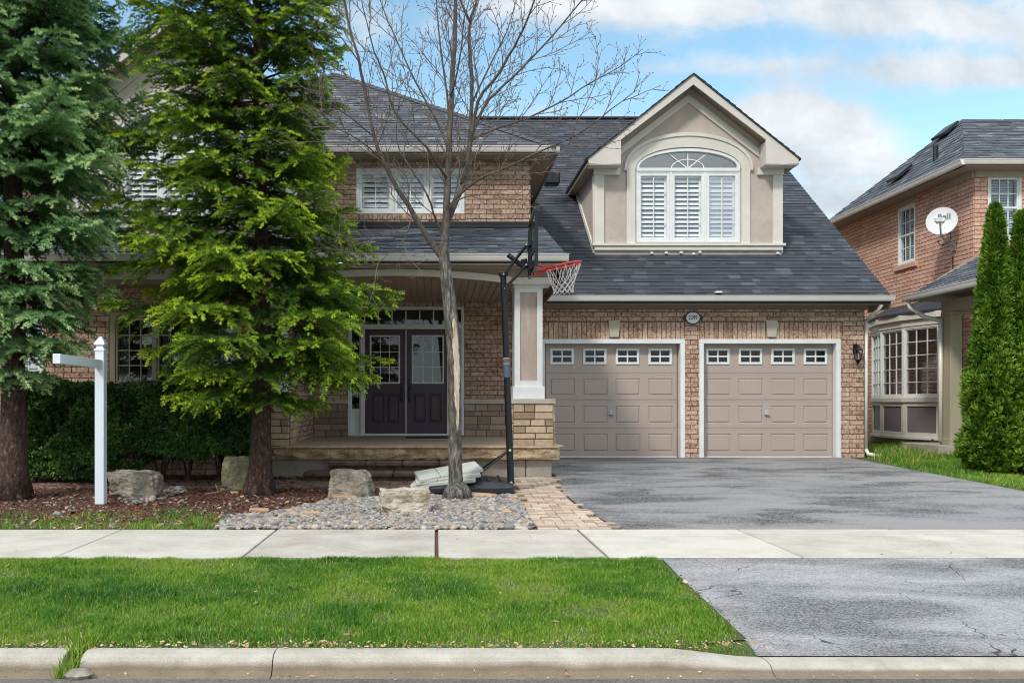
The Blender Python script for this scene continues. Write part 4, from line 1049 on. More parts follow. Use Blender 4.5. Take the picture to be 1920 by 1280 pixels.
for i in range(N_-1):
    p,q=top[i],top[i+1]; yy=lambda t_:t_[1]
    m.mesh([p,q,(NX,q[1]*.8+21.75*.2,zs1+.55),(NX,p[1]*.8+21.75*.2,zs1+.55)],[(0,1,2,3)],rnd.random())
    m.mesh([p,q,(q[0],q[1],q[2]+.05),(p[0],p[1],p[2]+.05),(NX,q[1]*.8+21.75*.2,zs1+.60),(NX,p[1]*.8+21.75*.2,zs1+.60)],[(0,1,2,3),(3,2,4,5)],rnd.random()*.3)
m.build('bow_roof','shingle',bow)
m=MB(); m.box(NX+.03,NX+.05,yb0,yb1,.5,3.2)
for (a_,b_) in ((20.1,20.25),(21.3,21.4),(22.6,22.75)): m.box(NX-.22,NX-.18,a_,b_,zs0,zs1)
m.build('curtain','room_dark',bow)
m=MB(); m.box(NX-.28,NX-.005,yb0+.1,yb1-.1,.28,.44,.5,.02); m.build('bow_base','foundation',bow)
m=MB(); m.box(NX-.02,NX,NY,27.4,.1,.42); m.build('foundation_wall','brick_pink',NH)
m=MB(); m.box(10.46,10.58,23.2,23.4,AZ(578,23)+.0,AZ(562,23),.5,.01); m.build('side_vent','sign_white',NH)
# porch of the neighbour
zg2=.26; cx0,cx1=AX(1782,18.2),AX(1804,18.2)
m=MB(); m.box(cx0,cx1,18.2,18.50,.50,2.98,.5,.008); m.box(cx0-.03,cx1+.03,18.16,18.54,.44,.56,.5,.01); m.box(cx0-.02,cx1+.02,18.18,18.52,2.93,3.0,.5,.01); m.build('porch_column','neighbour_trim',NH)
m=MB(); m.box(AX(1757,18.1),16,18.05,NY,.26,.44,.5,.01); m.box(AX(1760,18.1),16,18.12,NY,.0,.258,.3); m.build('porch_base','foundation',NH)
m=MB(); 
m.box(cx0-.02,cx1+.02,16.3,18.50,3.001,3.22,.5,.005); m.box(cx1+.021,17,18.20,18.49,3.0,3.219,.5,.005)
m.build('porch_beam','neighbour_trim',NH)
EXn,ZEn=9.28,3.34
m=MB(); pts_e=[(EXn,18.6),(EXn,15.5)]
shingles(m,(EXn,18.75,ZEn),(EXn,15.95,ZEn),(NX,18.75,ZEn+.95),(NX,15.95+1.7,ZEn+.95),rr=random.Random(61)); shingles(m,(EXn,15.95,ZEn),(17,15.95,ZEn),(NX,17.3,ZEn+.95),(17,17.3,ZEn+.95),rr=random.Random(62))
np_=m.build('porch_roof','shingle_grey',NH)
m=MB(); m.mesh([(EXn,18.75,ZEn-.03),(EXn,15.95,ZEn-.03),(17,15.95,ZEn-.03),(17,NY,ZEn-.03),(EXn+.3,NY,ZEn-.03),(NX,18.75,ZEn+.92),(NX,17.3,ZEn+.92),(17,17.3,ZEn+.92),(17,NY,ZEn+.92),(NX,NY,ZEn+.92)],[(0,1,6,5),(1,2,7,6),(5,6,7,8,9),(0,5,9,4),(0,4,3,2,1)]); m.build('roof_deck','taupe_trim',np_)
m=MB(); m.prism([(EXn-.1+a_,15.9,ZEn+.02+b_) for a_,b_ in prof],(0,2.9,0)); m.build('gutter','gutter_white',np_)
m=MB(); m.tube([(EXn+.0,18.68,ZEn-.08),(EXn+.03,18.66,ZEn-.22),(EXn+.3,18.6,ZEn-.42),(cx0-.02,18.45,ZEn-.50)],.045,8); m.tube([(cx0-.05,18.46,ZEn-.5),(cx0-.05,18.46,.5)],.04,8); m.build('downspout','gutter_white',NH,smooth=True)
m=MB(); 
m.box(cx1-.02,cx1+1.7,18.32,18.40,1.36,1.42,.5,.006); m.box(cx1-.02,cx1+1.7,18.32,18.40,.58,.64,.5,.006)
for k in range(12): m.box(cx1+.05+k*.14,cx1+.09+k*.14,18.34,18.38,.64,1.36)
m.build('railing','neighbour_trim',NH)
m=MB(); m.tube([(NX-.03,20.2,4.36),(NX-.02,20.2,3.0)],.012,5); m.tube([(10.30,19.7,.47),(10.15,19.5,.40),(9.95,19.3,.33),(9.7,19.1,.27)],.03,6); m.build('cable','black_metal',NH)
# satellite dish
dp=Vector((NX-.02,20.2,AZ(462,20.2)))
SD=empty('satellite_dish',tuple(dp),'pale grey satellite dish on the pink brick side wall','satellite dish')
c=Vector((10.62,19.95,AZ(414,19.95))); nrm=Vector((-.50,-.80,.34)).normalized(); upv=(Vector((0,0,1))-nrm*nrm.z).normalized(); rt=upv.cross(nrm)
m=MB(); rings=7; seg=36
for side_ in (0,1):
    pts=[]
    for i in range(rings+1):
        r_=i/rings
        for j in range(seg):
            th=2*math.pi*j/seg; pts.append(c+rt*(.30*r_*math.cos(th))+upv*(.325*r_*math.sin(th))-nrm*(.05*(1-r_*r_)+.006*side_))
    fs=[]
    for i in range(rings):
        for j in range(seg):
            q=(i*seg+j,i*seg+(j+1)%seg,(i+1)*seg+(j+1)%seg,(i+1)*seg+j); fs.append(q if side_==0 else q[::-1])
    m.mesh(pts,fs)
o=m.build('reflector','dish_grey',SD,smooth=True)
rotm=Matrix((rt,upv,nrm)).transposed().to_euler()
text('emblem_text','Bell',.17,c+upv*.10+rt*.04+nrm*.0,tuple(rotm),'dark_print',SD,.003)
m=MB(); tip=c+nrm*.40-upv*.20
m.tube([c-upv*.36,c-upv*.34+nrm*.1,tip],.018,6); m.tube([dp,dp+Vector((-.12,-.03,.06)),c-upv*.30-nrm*.10,c-nrm*.06],.028,8); m.box(dp.x-.02,dp.x+.005,dp.y-.10,dp.y+.08,dp.z-.10,dp.z+.10,.5,.004); m.build('mount_arm','galvanised',SD)
m=MB(); 
for k in (-1,1): m.tube([tip+rt*(.05*k),tip+rt*(.05*k)-nrm*.10],.035,10)
m.box(tip.x-.10,tip.x+.10,tip.y-.03,tip.y+.04,tip.z-.05,tip.z+.04,.5,.01); m.build('receiver','dish_grey',SD)
m=MB(); pts=[]
for k in range(15): t=k/14; pts.append(c-upv*.34+Vector((.10+.13*math.sin(t*5.2),.05,.03-.15*t+.13*math.cos(t*5.0))))
m.tube(pts,.009,5); m.build('cable','black_metal',SD)

# ================================================================== STREET THINGS
# real-estate sign post
sx_,sy_=-3.985,11.28; z0=zg(sy_)
SP=empty('sign_post',(sx_,sy_,z0),'white vinyl sign post with one bare arm and a pointed cap, on the mulch','sign post')
m=MB(); m.box(sx_-.055,sx_+.055,sy_-.055,sy_+.055,z0-.02,AZ(655,sy_),.5,.006); zz=AZ(655,sy_)
m.build('post','vinyl_white',SP)
m=MB(); s4=1.0
def sq(mb,c,prof):
    vs=[];fs=[]
    for r_,h in prof: vs+= [(c[0]-r_,c[1]-r_,c[2]+h),(c[0]+r_,c[1]-r_,c[2]+h),(c[0]+r_,c[1]+r_,c[2]+h),(c[0]-r_,c[1]+r_,c[2]+h)]
    for i in range(len(prof)-1):
        for j in range(4): fs.append((i*4+j,i*4+(j+1)%4,(i+1)*4+(j+1)%4,(i+1)*4+j))
    fs.append((3,2,1,0)); k=len(prof)*4; fs.append((k-4,k-3,k-2,k-1)); mb.mesh(vs,fs)
sq(m,(sx_,sy_,zz),[(.062,-.02),(.062,.0),(.045,.012),(.038,.03),(.045,.048),(.064,.055),(.064,.063),(.052,.09),(.030,.125),(.010,.15),(.002,.155)]); m.build('post_cap','vinyl_white',SP)
m=MB(); za=AZ(683,sy_); 
ang=.035
m.prism([(sx_-.04,sy_-.05,za-.05),(sx_+.04,sy_-.05,za-.05),(sx_+.04,sy_-.05,za+.05),(sx_-.04,sy_-.05,za+.05)],(.06,-1.42,0)); m.build('arm','vinyl_white',SP,bevel=.004)
m=MB(); m.box(sx_-.07,sx_+.07,sy_-.07,sy_+.07,z0-.02,z0+.02); m.build('ground_sleeve','mulch',SP)

# basketball hoop
by_=12.5; bz_=zg(by_); HPx=lambda px: AX(px,by_); HPz=lambda py: AZ(py,by_)
BH=empty('basketball_hoop',(HPx(940),by_,bz_),'black portable basketball hoop with a red rim, standing beside the driveway','basketball hoop')
# pole
pb=Vector((HPx(958),by_,bz_+.12)); pt=Vector((HPx(943.5),by_,HPz(512)))
def lerp(a_,b_,t): return Vector(a_).lerp(Vector(b_),t)
m=MB(); m.tube([pb,lerp(pb,pt,.40)],.045,14); m.tube([lerp(pb,pt,.39),lerp(pb,pt,.78)],.042,14); m.tube([lerp(pb,pt,.77),pt],.040,14); m.box(pt.x-.06,pt.x+.06,pt.y-.05,pt.y+.05,pt.z-.04,pt.z+.015,.5,.008); m.build('pole','black_metal',BH,smooth=False)
m=MB(); m.tube([lerp(pb,pt,.505),lerp(pb,pt,.59)],.0465,14); m.build('pole_sticker','net_blue',BH)
m=MB(); m.tube([lerp(pb,pt,.592),lerp(pb,pt,.598)],.0475,14); m.tube([lerp(pb,pt,.568),lerp(pb,pt,.572)],.0475,14); m.build('sticker_band','flagstone',BH)
# base tank
bx0_,bx1_=AX(796,12.6),AX(966,12.3); y0_,y1_=12.12,12.95
m=MB(); cs=[]
def rr_(hx,hy,z,cx_,cy_,n=28,e=.28):
    out=[]
    for i in range(n):
        t=2*math.pi*i/n; c_,s_=math.cos(t),math.sin(t); out.append((cx_+hx*math.copysign(abs(c_)**e,c_),cy_+hy*math.copysign(abs(s_)**(e+.1),s_),z))
    return out
cxb,cyb=(bx0_+bx1_)/2,(y0_+y1_)/2; hx,hy=(bx1_-bx0_)/2,(y1_-y0_)/2
layers=[(hx-.03,hy-.03,0),(hx,hy,.03),(hx-.0,hy,.09),(hx-.03,hy-.03,.125),(hx-.10,hy-.08,.16),(hx-.22,hy-.16,.195),(hx-.45,hy-.3,.205)]
vs=[];
for a_,b_,c_ in layers: vs+=rr_(a_,b_,bz_+.005+c_,cxb,cyb)
fs=[]
for i in range(len(layers)-1):
    for j in range(28): fs.append((i*28+j,i*28+(j+1)%28,(i+1)*28+(j+1)%28,(i+1)*28+j))
fs.append(tuple(range(27,-1,-1))); fs.append(tuple((len(layers)-1)*28+j for j in range(28)))
m.mesh(vs,fs); 
for k in range(4): m.box(cxb-.1+k*.16,cxb-.06+k*.16,y0_+.10,y1_-.10,bz_+.15,bz_+.205,.5,.01)
m.build('base_tank','black_plastic',BH,smooth=False,bevel=.01)
m=MB(); st=lerp(pb,pt,.16)
for sy2 in (-.28,.28): m.tube([st,Vector((AX(884,by_),by_+sy2,bz_+.20))],.014,8)
m.build('strut','black_metal',BH)
m=MB(); m.tube([st-Vector((0,.06,0)),st+Vector((0,.06,0))],.018,8); m.tube([pb+Vector((0,-.07,.02)),pb+Vector((0,.07,.02))],.016,8); m.build('bolt','galvanised',BH)
# backboard, facing +X, slightly turned to the camera
bn=Vector((1,-.03,0)).normalized(); bu=Vector((.03,1,0)).normalized()     # bu along the width (away from camera)
bc_=Vector((1.27,12.45,HPz(447)+.0)); bc_.z=3.335
HW,HH=.62,.385
Bp=Pl(tuple(bc_),bu,bn); 
m=MB(); frame_rect(m,Bp,-HW,HW,-HH,HH,.05,-.02,.02,bev=.006)
m.build('backboard_frame','black_metal',BH)
m=MB(); m.pbox(Bp,-HW+.04,HW-.04,-HH+.04,HH-.04,-.006,.004); bb=m.build('backboard','board_clear',BH) if 'board_clear' in MATS else m.build('backboard','glass',BH)
m=MB(); frame_rect(m,Bp,-.3,.3,-.30,.12,.03,.005,.007,bev=0); m.build('target_square','white_paint',bb)
m=MB(); 
for s_ in (-.11,.11): m.pbox(Bp,s_-.02,s_+.02,-HH-.02,HH-.2,-.06,-.021,.5,.004)
m.pbox(Bp,-.2,.2,-.36,-.28,-.07,-.021,.5,.006); m.pbox(Bp,-.25,.25,-.06,-.0,-.07,-.021,.5,.006); m.pbox(Bp,-.55,.55,-.20,-.17,-.045,-.021,.5,.004)
m.build('bracket','black_metal',BH)
# lift arms
m=MB()
back=bc_-bn*.07
for s_ in (-.085,.085):
    o_=bu*s_
    m.tube([pt+o_*.7+Vector((.02,0,-.01)),back+o_+Vector((-.02,0,-.02))],.017,8)
    q=Vector((HPx(946.5),by_,HPz(541))); m.tube([q+o_*.7,back+o_+Vector((-.02,0,-.285))],.017,8)
m.build('lift_arm','black_metal',BH)
m=MB()
for q_ in (pt+Vector((.0,-.05,-.02)),Vector((HPx(946.5),by_-.05,HPz(541))),back+Vector((-.03,-.10,-.03)),back+Vector((-.03,-.10,-.29)),back+Vector((-.02,-.12,-.16))): m.tube([q_,q_-Vector((0,.018,0))],.013,8)
m.build('bolt','galvanised',BH)
m=MB(); h0=Vector((HPx(952),by_-.03,HPz(478))); h1=Vector((HPx(985),by_-.03,HPz(504))); m.tube([h0,h1],.032,8); m.tube([h1,back+Vector((-.05,0,-.20))],.04,8); m.build('handle','black_plastic',BH)
# rim + net
rc=Vector((HPx(1056),by_-.02,3.05)); rad=.229
tilt=.05
m=MB(); rp=[]
for i in range(33):
    t=2*math.pi*i/32; rp.append(rc+Vector((rad*math.cos(t),rad*math.sin(t),tilt*math.cos(t))))
m.tube(rp,.0115,8,cap=False); 
bx_=bc_.x+.02; m.tube([Vector((bx_,by_-.09,3.05)),rc+Vector((-rad*.75,-rad*.66,-tilt*.8)),rc+Vector((0,-rad,0))],.008,6); m.tube([Vector((bx_,by_+.07,3.05)),rc+Vector((-rad*.75,rad*.66,-tilt*.8)),rc+Vector((0,rad,0))],.008,6)
m.box(bx_-.01,rc.x-rad+.02,by_-.09,by_+.06,3.00,3.012,.5,.002); m.box(bx_-.012,bx_+.006,by_-.1,by_+.07,2.92,3.06,.5,.003)
m.tube([Vector((bx_,by_-.02,2.93)),rc+Vector((-rad,0,-tilt-.02))],.012,6)
rim=m.build('rim','rim_red',BH)
m=MB(); NR=12; 
def netp(i,k):     # i angle half-steps, k level 0..5
    t=2*math.pi*i/(2*NR); rr2=[rad,.165,.148,.135,.128,.135][k]; z=[-.012,-.19,-.235,-.28,-.325,-.365][k]
    return rc+Vector((rr2*math.cos(t),rr2*math.sin(t),z+tilt*math.cos(t)*(1-k*.15)))
for k in range(5):
    for i in range(NR):
        b_=2*i+(k%2)
        for s_ in (-1,1):
            p,q=netp(b_,k),netp(b_+s_,k+1); mid=(p+q)/2+Vector((0,0,-.006)); m.tube([p,mid,q],.0042,4,cap=False)
m.build('net','net_cord',BH)
# three pale slabs weighing the base down
zt=bz_+.215
for k,(dx,dy,dz_,ry,lab,ln_) in enumerate(((-.02,-.02,.0,-.10,'lowest pale concrete slab in the stack weighing down the basketball base',.0),(.02,.0,.058,-.13,'middle pale concrete slab of the stack on the basketball base',.0),(.03,.03,.116,-.16,'topmost pale concrete slab, tilted on the stack behind the bare tree',.0))):
    m=MB(); 
    for a_,b_ in ((-.42,-.14),(-.135,.14),(.145,.42)) if k else ((-.42,.42),): m.box(a_,b_,-.26,.26,-.026,.026,rnd.random(),.01)
    o=m.build('paving_slab','pale_slab'); o.location=(AX(836,12.45)+dx,12.42+dy,zt-.05+dz_); o.rotation_euler=(R(3+k*2),ry,R(-6+k*7)); tag(o,lab,'paving slab','pale slabs stacked on the basketball base')

# boulders
def boulder(px0,px1,py0,py1,y,dep,mat,label,seed,lean=0.,cut=.0,turn=.0):
    x0,x1=AX(px0,y),AX(px1,y); z1=AZ(py0,y); yb=y+dep/2; z0=zg(y)-.05
    w,h=(x1-x0)/2,(z1-z0)/2
    bm=bmesh.new(); bmesh.ops.create_cube(bm,size=2.0); bmesh.ops.subdivide_edges(bm,edges=bm.edges,cuts=20,use_grid_fill=True)
    r=random.Random(seed)
    planes=[]
    for _ in range(9):
        n=Vector((r.gauss(0,1),r.gauss(0,1),r.gauss(0,.8))).normalized(); planes.append((n,r.uniform(1.08,1.28)))
    for v in bm.verts:
        p=v.co.copy()
        for n,d in planes:
            e_=p.dot(n)-d
            if e_>0: p-=n*e_
        nz=mnoise.noise(p*1.6+Vector((seed,0,0)))*.10+mnoise.noise(p*4+Vector((0,seed,0)))*.06+mnoise.noise(p*11)*.03
        rg=abs(mnoise.noise(Vector((p.x*2,p.y*2,p.z*5+seed))))*.07
        p*=1+nz-rg
        q=Vector((p.x*w,p.y*dep/2,p.z*h)); q.rotate(Matrix.Rotation(turn,3,'Z')); v.co=Vector((q.x+lean*q.z,q.y,q.z))+Vector(((x0+x1)/2,yb,(z0+z1)/2))
    me=bpy.data.meshes.new('boulder'); bm.to_mesh(me); bm.free()
    a_=me.attributes.new('tint','FLOAT','FACE'); a_.data.foreach_set('value',[.5]*len(me.polygons))
    me.materials.append(MATS[mat]); o=bpy.data.objects.new('boulder',me); COL.objects.link(o); tag(o,label,'boulder'); return o
import bmesh
boulder(712,804,918,969,10.45,.34,'boulder_pale','pale squared boulder in the river stones, nearest the pavement',3,turn=.10)
boulder(617,696,883,931,11.9,.36,'boulder','grey-brown upright boulder on the mulch in front of the porch steps',5,turn=-.1)
boulder(204,294,885,929,11.75,.4,'boulder','long low grey boulder just behind the white sign post',8)
boulder(413,472,857,913,12.75,.36,'boulder_moss','greenish mossy boulder beside the right spruce trunk, by the hedge',11)
# flat flagstones and edging bits
for k,(px,py,w_,d_,rz,lab) in enumerate(((486,961,.22,.10,.1,'small tan flat stone at the left end of the river stones'),(645,934,.30,.16,.3,'orange-tan flat stone lying between the two boulders'),(903,931,.28,.18,-.2,'orange flagstone chip beside the bare tree roots'),(585,967,.18,.10,.5,'reddish flat stone lying in the river stones'),(1020-70,975-10,.10,.06,.3,'small tan chip among the river stones near the path'))):
    y=F*1.24/(py-CY); y=max(9.6,y); y=F*(EYE-zg(y))/(py-CY); m=MB(); m.box(-w_/2,w_/2,-d_/2,d_/2,-.02,.022,.3+.15*k,.012); o=m.build('flagstone','flagstone'); o.location=(AX(px,y),y,zg(y)+.03); o.rotation_euler=(R(4),R(3),rz); tag(o,lab,'flagstone')
m=MB(); m.lathe((0,0,0),[(.02,-.03),(.06,-.02),(.075,.01),(.05,.04),(.015,.05)],9,.4); o=m.build('stone','boulder'); o.location=(AX(148,4.83),4.83,-.13); o.scale=(1.,.8,.7); tag(o,'single small grey stone in the gutter by the kerb gap','stone')
# kerb joint grass, twigs
# ================================================================== VEGETATION
RG=np.random.default_rng(42)
def rotframes(D, roll):
    """D (n,3) unit dirs -> (n,3,3) frames with columns (a,b,d)"""
    ref=np.where(np.abs(D[:,2:3])<.9,np.array([[0,0,1.]]),np.array([[1.,0,0]]))
    a=np.cross(ref,D); a/=np.linalg.norm(a,axis=1,keepdims=True)+1e-9; b=np.cross(D,a)
    c,s=np.cos(roll)[:,None],np.sin(roll)[:,None]
    a2=a*c+b*s; b2=-a*s+b*c
    return np.stack([a2,b2,D],axis=2)
def instance(tv, tf, nper, P, D, Ls, tint, Wd=None, roll=None):
    """template verts tv (k,3) along +z, faces flat tf -> big arrays"""
    n=len(P); k=len(tv)
    Fm=rotframes(D, RG.uniform(0,6.28,n) if roll is None else roll)
    if Wd is None: Wd=Ls
    T=tv[None,:,:]*np.stack([Wd,Wd,Ls],axis=1)[:,None,:]
    V=np.einsum('nij,nkj->nki',Fm,T)+P[:,None,:]
    Fa=(tf[None,:]+(np.arange(n)*k)[:,None]).ravel()
    tt=np.repeat(tint,len(tf)//nper)
    return V.reshape(-1,3),Fa,tt
def sprig_template(n=9,rad=.30,seed=1):
    r=np.random.default_rng(seed); v=[];f=[]
    for i in range(n):
        t=i/n*.85; th=i*2.4; rr=rad*(1-.45*t)*(.85+.3*r.random()); w=.22
        c,s=math.cos(th),math.sin(th)
        v+=[(0,0,t),(0,0,t+w),(rr*c,rr*s,t+.30)]; f+=[3*i,3*i+1,3*i+2]
    return np.array(v,float),np.array(f)
SPR=sprig_template(14,.24); 

def spruce(name,label,base,H,z_lo,rfun,mat,seed,trunk_r,droop,top_dir=0.,dens=1.0,visx=None,needle=.072,zs=.33,sagm=.55,lean=(0,0),bark='bark_spruce'):
    rg=np.random.default_rng(seed); root=empty(name,base,label,'tree')
    bx_,by2,bz2=base
    # trunk with root flare
    m=MB(); n=26; pts=[];rad=[]
    for i in range(n+1):
        t=i/n; z=bz2-.05+t*H; pts.append((bx_+lean[0]*t+.03*math.sin(t*7),by2+lean[1]*t+.03*math.cos(t*6),z))
        hgt=z-bz2; rad.append(max(.012,trunk_r*((1-t)**.85+.45*math.exp(-max(0,hgt)/.10)+.42*math.exp(-max(0,hgt)/.45))))
    m.tube(pts,rad,22,lump=.22)
    for k in range(6):   # buttress roots
        a=k*1.05+.3; d=Vector((math.cos(a),math.sin(a),0)); p=Vector((bx_,by2,bz2))
        m.tube([p+d*trunk_r*.5+Vector((0,0,.22)),p+d*trunk_r*1.25+Vector((0,0,.06)),p+d*trunk_r*2.0+Vector((0,0,-.02))],[.05,.05,.02],7,lump=.3)
    tr=m.build('trunk',bark,root,smooth=True)
    wood=MB(); Ps=[];Ds=[];Ls=[];Ts=[]
    z=z_lo; lev=0
    while z<H-.25:
        nb=int(rg.integers(7,10)); th0=rg.uniform(0,6.28)
        for b in range(nb):
            th=th0+b*2*math.pi/nb+rg.uniform(-.25,.25); zz=z+rg.uniform(-.09,.09)
            Rb=rfun(zz,th)*rg.choice([rg.uniform(.64,.86),rg.uniform(.92,1.09)])
            if Rb<.12: continue
            tz=min(1,max(0,(zz)/H)); p0=np.array([bx_+lean[0]*tz,by2+lean[1]*tz,bz2+zz])
            out=np.array([math.cos(th),math.sin(th),0.]); sd=np.array([-math.sin(th),math.cos(th),0.])
            up0=droop[0]+(droop[1]-droop[0])*tz
            curl=rg.uniform(.10,.22)
            def bp_(t): return p0+out*(Rb*t)+np.array([0,0,Rb*(up0*t-.30*t*t*(1-.6*tz)+curl*t**3)])
            K=7; wood.tube([tuple(bp_(i/K)) for i in range(K+1)],[max(.004,.020*(Rb/1.8+.3)*(1-i/K)) for i in range(K+1)],5,cap=False)
            bt=rg.uniform(-.10,.20); side=1
            near=(visx is None) or (p0[0]+out[0]*Rb*.6>visx)
            step=.046 if near else .10
            t=.12+rg.uniform(0,.1)
            while t<1.0:
                q=bp_(t); dq=bp_(min(1,t+.05))-bp_(t-.05); dq/=np.linalg.norm(dq)
                L2=(Rb*.46*(1-t)**.75+.17)*rg.uniform(.7,1.15)*(.55+.45*min(1,t/.35)); side=-side
                ang=rg.uniform(.75,1.1)
                d2=dq*math.cos(ang)+sd*side*math.sin(ang)+np.array([0,0,rg.uniform(-.22,.16)])
                d2/=np.linalg.norm(d2); sag=rg.uniform(.05,sagm)
                ns=max(2,int(L2/.0225*dens))
                lat=np.cross(d2,[0,0,1.]); lat/=np.linalg.norm(lat)+1e-9
                for j in range(ns):
                    u=(j+.5)/ns; pos=q+d2*(L2*u)+np.array([0,0,-sag*L2*u*u])
                    td=d2+np.array([0,0,-2*sag*u]); td/=np.linalg.norm(td)
                    if j==ns-1: dd=td
                    else:
                        s2=1 if j%2 else -1; dd=td*.8+lat*s2*rg.uniform(.3,1.1)+np.array([0,0,rg.uniform(-.45,.65)])
                    Ps.append(pos); Ds.append(dd); Ls.append(needle*rg.uniform(.75,1.3))
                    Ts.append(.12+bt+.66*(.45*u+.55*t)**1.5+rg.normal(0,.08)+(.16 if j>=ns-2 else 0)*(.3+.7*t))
                t+=step/Rb
            for j in range(3):   # leader
                Ps.append(bp_(.94+.03*j)); dd=bp_(1.)-bp_(.9); Ds.append(dd+rg.normal(0,.03,3)); Ls.append(needle*1.3); Ts.append(.62+bt)
        z+=zs+rg.uniform(-.05,.05); lev+=1
    wood.build('branches',bark,tr)
    P=np.array(Ps);D=np.array(Ds);D/=np.linalg.norm(D,axis=1,keepdims=True);L=np.array(Ls);T=np.clip(np.array(Ts),0,1)
    print(name,'sprigs',len(P))
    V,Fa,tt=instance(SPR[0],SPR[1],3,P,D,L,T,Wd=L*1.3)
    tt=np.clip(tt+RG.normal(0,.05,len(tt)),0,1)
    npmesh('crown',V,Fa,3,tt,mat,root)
    return root
def prof_lr(zs,left,right,back=None):
    def f(z,th):
        l=np.interp(z,zs,left); r=np.interp(z,zs,right); c=math.cos(th)
        s=(l+r)/2*.95; 
        return s*(1-abs(c))+abs(c)*(r if c>0 else l)
    return f
gyS=12.3; gb_=zg(gyS)
# green spruce, silhouette measured as metres from its trunk
sc_=F/gyS
zz_=[ (AZ(py,gyS)-gb_) for py in (735,690,640,590,510,450,400,300,200,100,0)]
lf=[ (490-px)/sc_ for px in (330,230,218,220,236,224,226,236,240,258,280)]
rt_=[ (px-490)/sc_ for px in (600,690,735,752,752,715,660,640,652,645,640)]
zz_=zz_+[8.6,10.4]; lf=lf+[.75,.1]; rt_=rt_+[.65,.1]
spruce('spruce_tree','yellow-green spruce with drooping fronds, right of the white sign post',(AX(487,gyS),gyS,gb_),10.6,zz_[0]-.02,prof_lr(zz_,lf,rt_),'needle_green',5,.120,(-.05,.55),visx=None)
byS=11.8; bb_=zg(byS); sb=F/byS
zz2=[(AZ(py,byS)-bb_) for py in (700,650,600,500,400,300,200,100,0)]
rt2=[(px-22)/sb for px in (100,145,190,230,266,272,274,258,246)]
zz2=zz2+[8.8,11.5]; rt2=rt2+[1.1,.1]; lf2=[r*1.05 for r in rt2]
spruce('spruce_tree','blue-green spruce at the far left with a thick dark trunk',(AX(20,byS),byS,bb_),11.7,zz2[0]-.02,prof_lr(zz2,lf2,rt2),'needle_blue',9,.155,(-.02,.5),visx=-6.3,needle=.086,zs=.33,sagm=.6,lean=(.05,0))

# ---------------- bare maple
my=11.8; mz=zg(my)
MT=empty('bare_tree',(AX(855,my),my,mz),'leafless grey tree with a torn bark scar, in front of the porch','tree')
def PT(px,py,dy=0.): return Vector(A(px,py,my+dy))
trunkpts=[(857,944,0),(856,930,0),(855,905,0),(854,880,0),(853,800,0),(852,700,0),(850,640,0),(846,600,0),(841,550,0),(836,510,0),(833,485,0),(834,455,0)]
tr_r=[.14,.12,.098,.087,.083,.086,.084,.092,.080,.072,.069,.056]
m=MB(); 
def densify(P,Rr,n=4):
    P=[Vector(p) for p in P]; out=[];ro=[]
    for i in range(len(P)-1):
        a_=P[max(i-1,0)];b_=P[i];c_=P[i+1];d_=P[min(i+2,len(P)-1)]
        for k in range(n):
            t=k/n; out.append(.5*((2*b_)+(c_-a_)*t+(2*a_-5*b_+4*c_-d_)*t*t+(3*b_-a_-3*c_+d_)*t**3)); ro.append(Rr[i]+(Rr[i+1]-Rr[i])*t)
    out.append(P[-1]); ro.append(Rr[-1]); return out,ro
p_,r_=densify([PT(*q) for q in trunkpts],tr_r,5); m.tube(p_,r_,20,lump=.10)
for k in range(9):
    a=k*.7; d=Vector((math.cos(a),math.sin(a),0)); p=Vector((AX(856,my),my,mz)); m.tube([p+d*.06+Vector((0,0,.20)),p+d*.115+Vector((0,0,.09)),p+d*.16+Vector((0,0,-.02))],[.045,.065,.05],9,lump=.5)
trk=m.build('trunk','bark_maple',MT,smooth=True)
# bark scar: exposed wood strip standing slightly proud with torn rolled edges
m=MB(); sc=[(860,600),(862,625),(861,650),(860,680),(860,705),(859,740),(858,775),(857,810)]; V=[];
def trunk_at(py):
    for i in range(len(trunkpts)-1):
        a_,b_=trunkpts[i],trunkpts[i+1]
        if b_[1]<=py<=a_[1]:
            t=(py-a_[1])/(b_[1]-a_[1]); return a_[0]+(b_[0]-a_[0])*t, tr_r[i]+(tr_r[i+1]-tr_r[i])*t
    return 856,.1
rows=34; cols=5; r5=random.Random(3)
for j in range(rows+1):
    py=598+(815-598)*j/rows; cx_,rad_=trunk_at(py); wv=(math.sin(math.pi*min(1,(j/rows)*1.02)**.7)*.45+.25)*min(1,(rows-j)/4+.1); wv*=(.8+.35*mnoise.noise(Vector((j*.35,1,0))))
    am=.34+.15*mnoise.noise(Vector((j*.2,4,0)))     # angle centre towards the right-front
    for i in range(cols+1):
        th=am+(i/cols-.5)*2*wv; rr3=rad_+.006+ .004*mnoise.noise(Vector((i*.8,j*.8,0)))
        V.append((AX(cx_,my)+rr3*math.sin(th),my-rr3*math.cos(th),AZ(py,my)))
m.mesh(V,[(j*(cols+1)+i,(j+1)*(cols+1)+i,(j+1)*(cols+1)+i+1,j*(cols+1)+i+1) for j in range(rows) for i in range(cols)])
m.build('bark_scar','bare_wood',trk,smooth=True)
m=MB()
for i in (0,cols):
    pts=[V[j*(cols+1)+i] for j in range(0,rows+1)]; m.tube(pts,[.013*(.6+.6*abs(mnoise.noise(Vector((j*.5,i,2))))*1.5) for j in range(rows+1)],6,lump=.4)
m.build('bark_roll','bark_maple',trk,smooth=True)
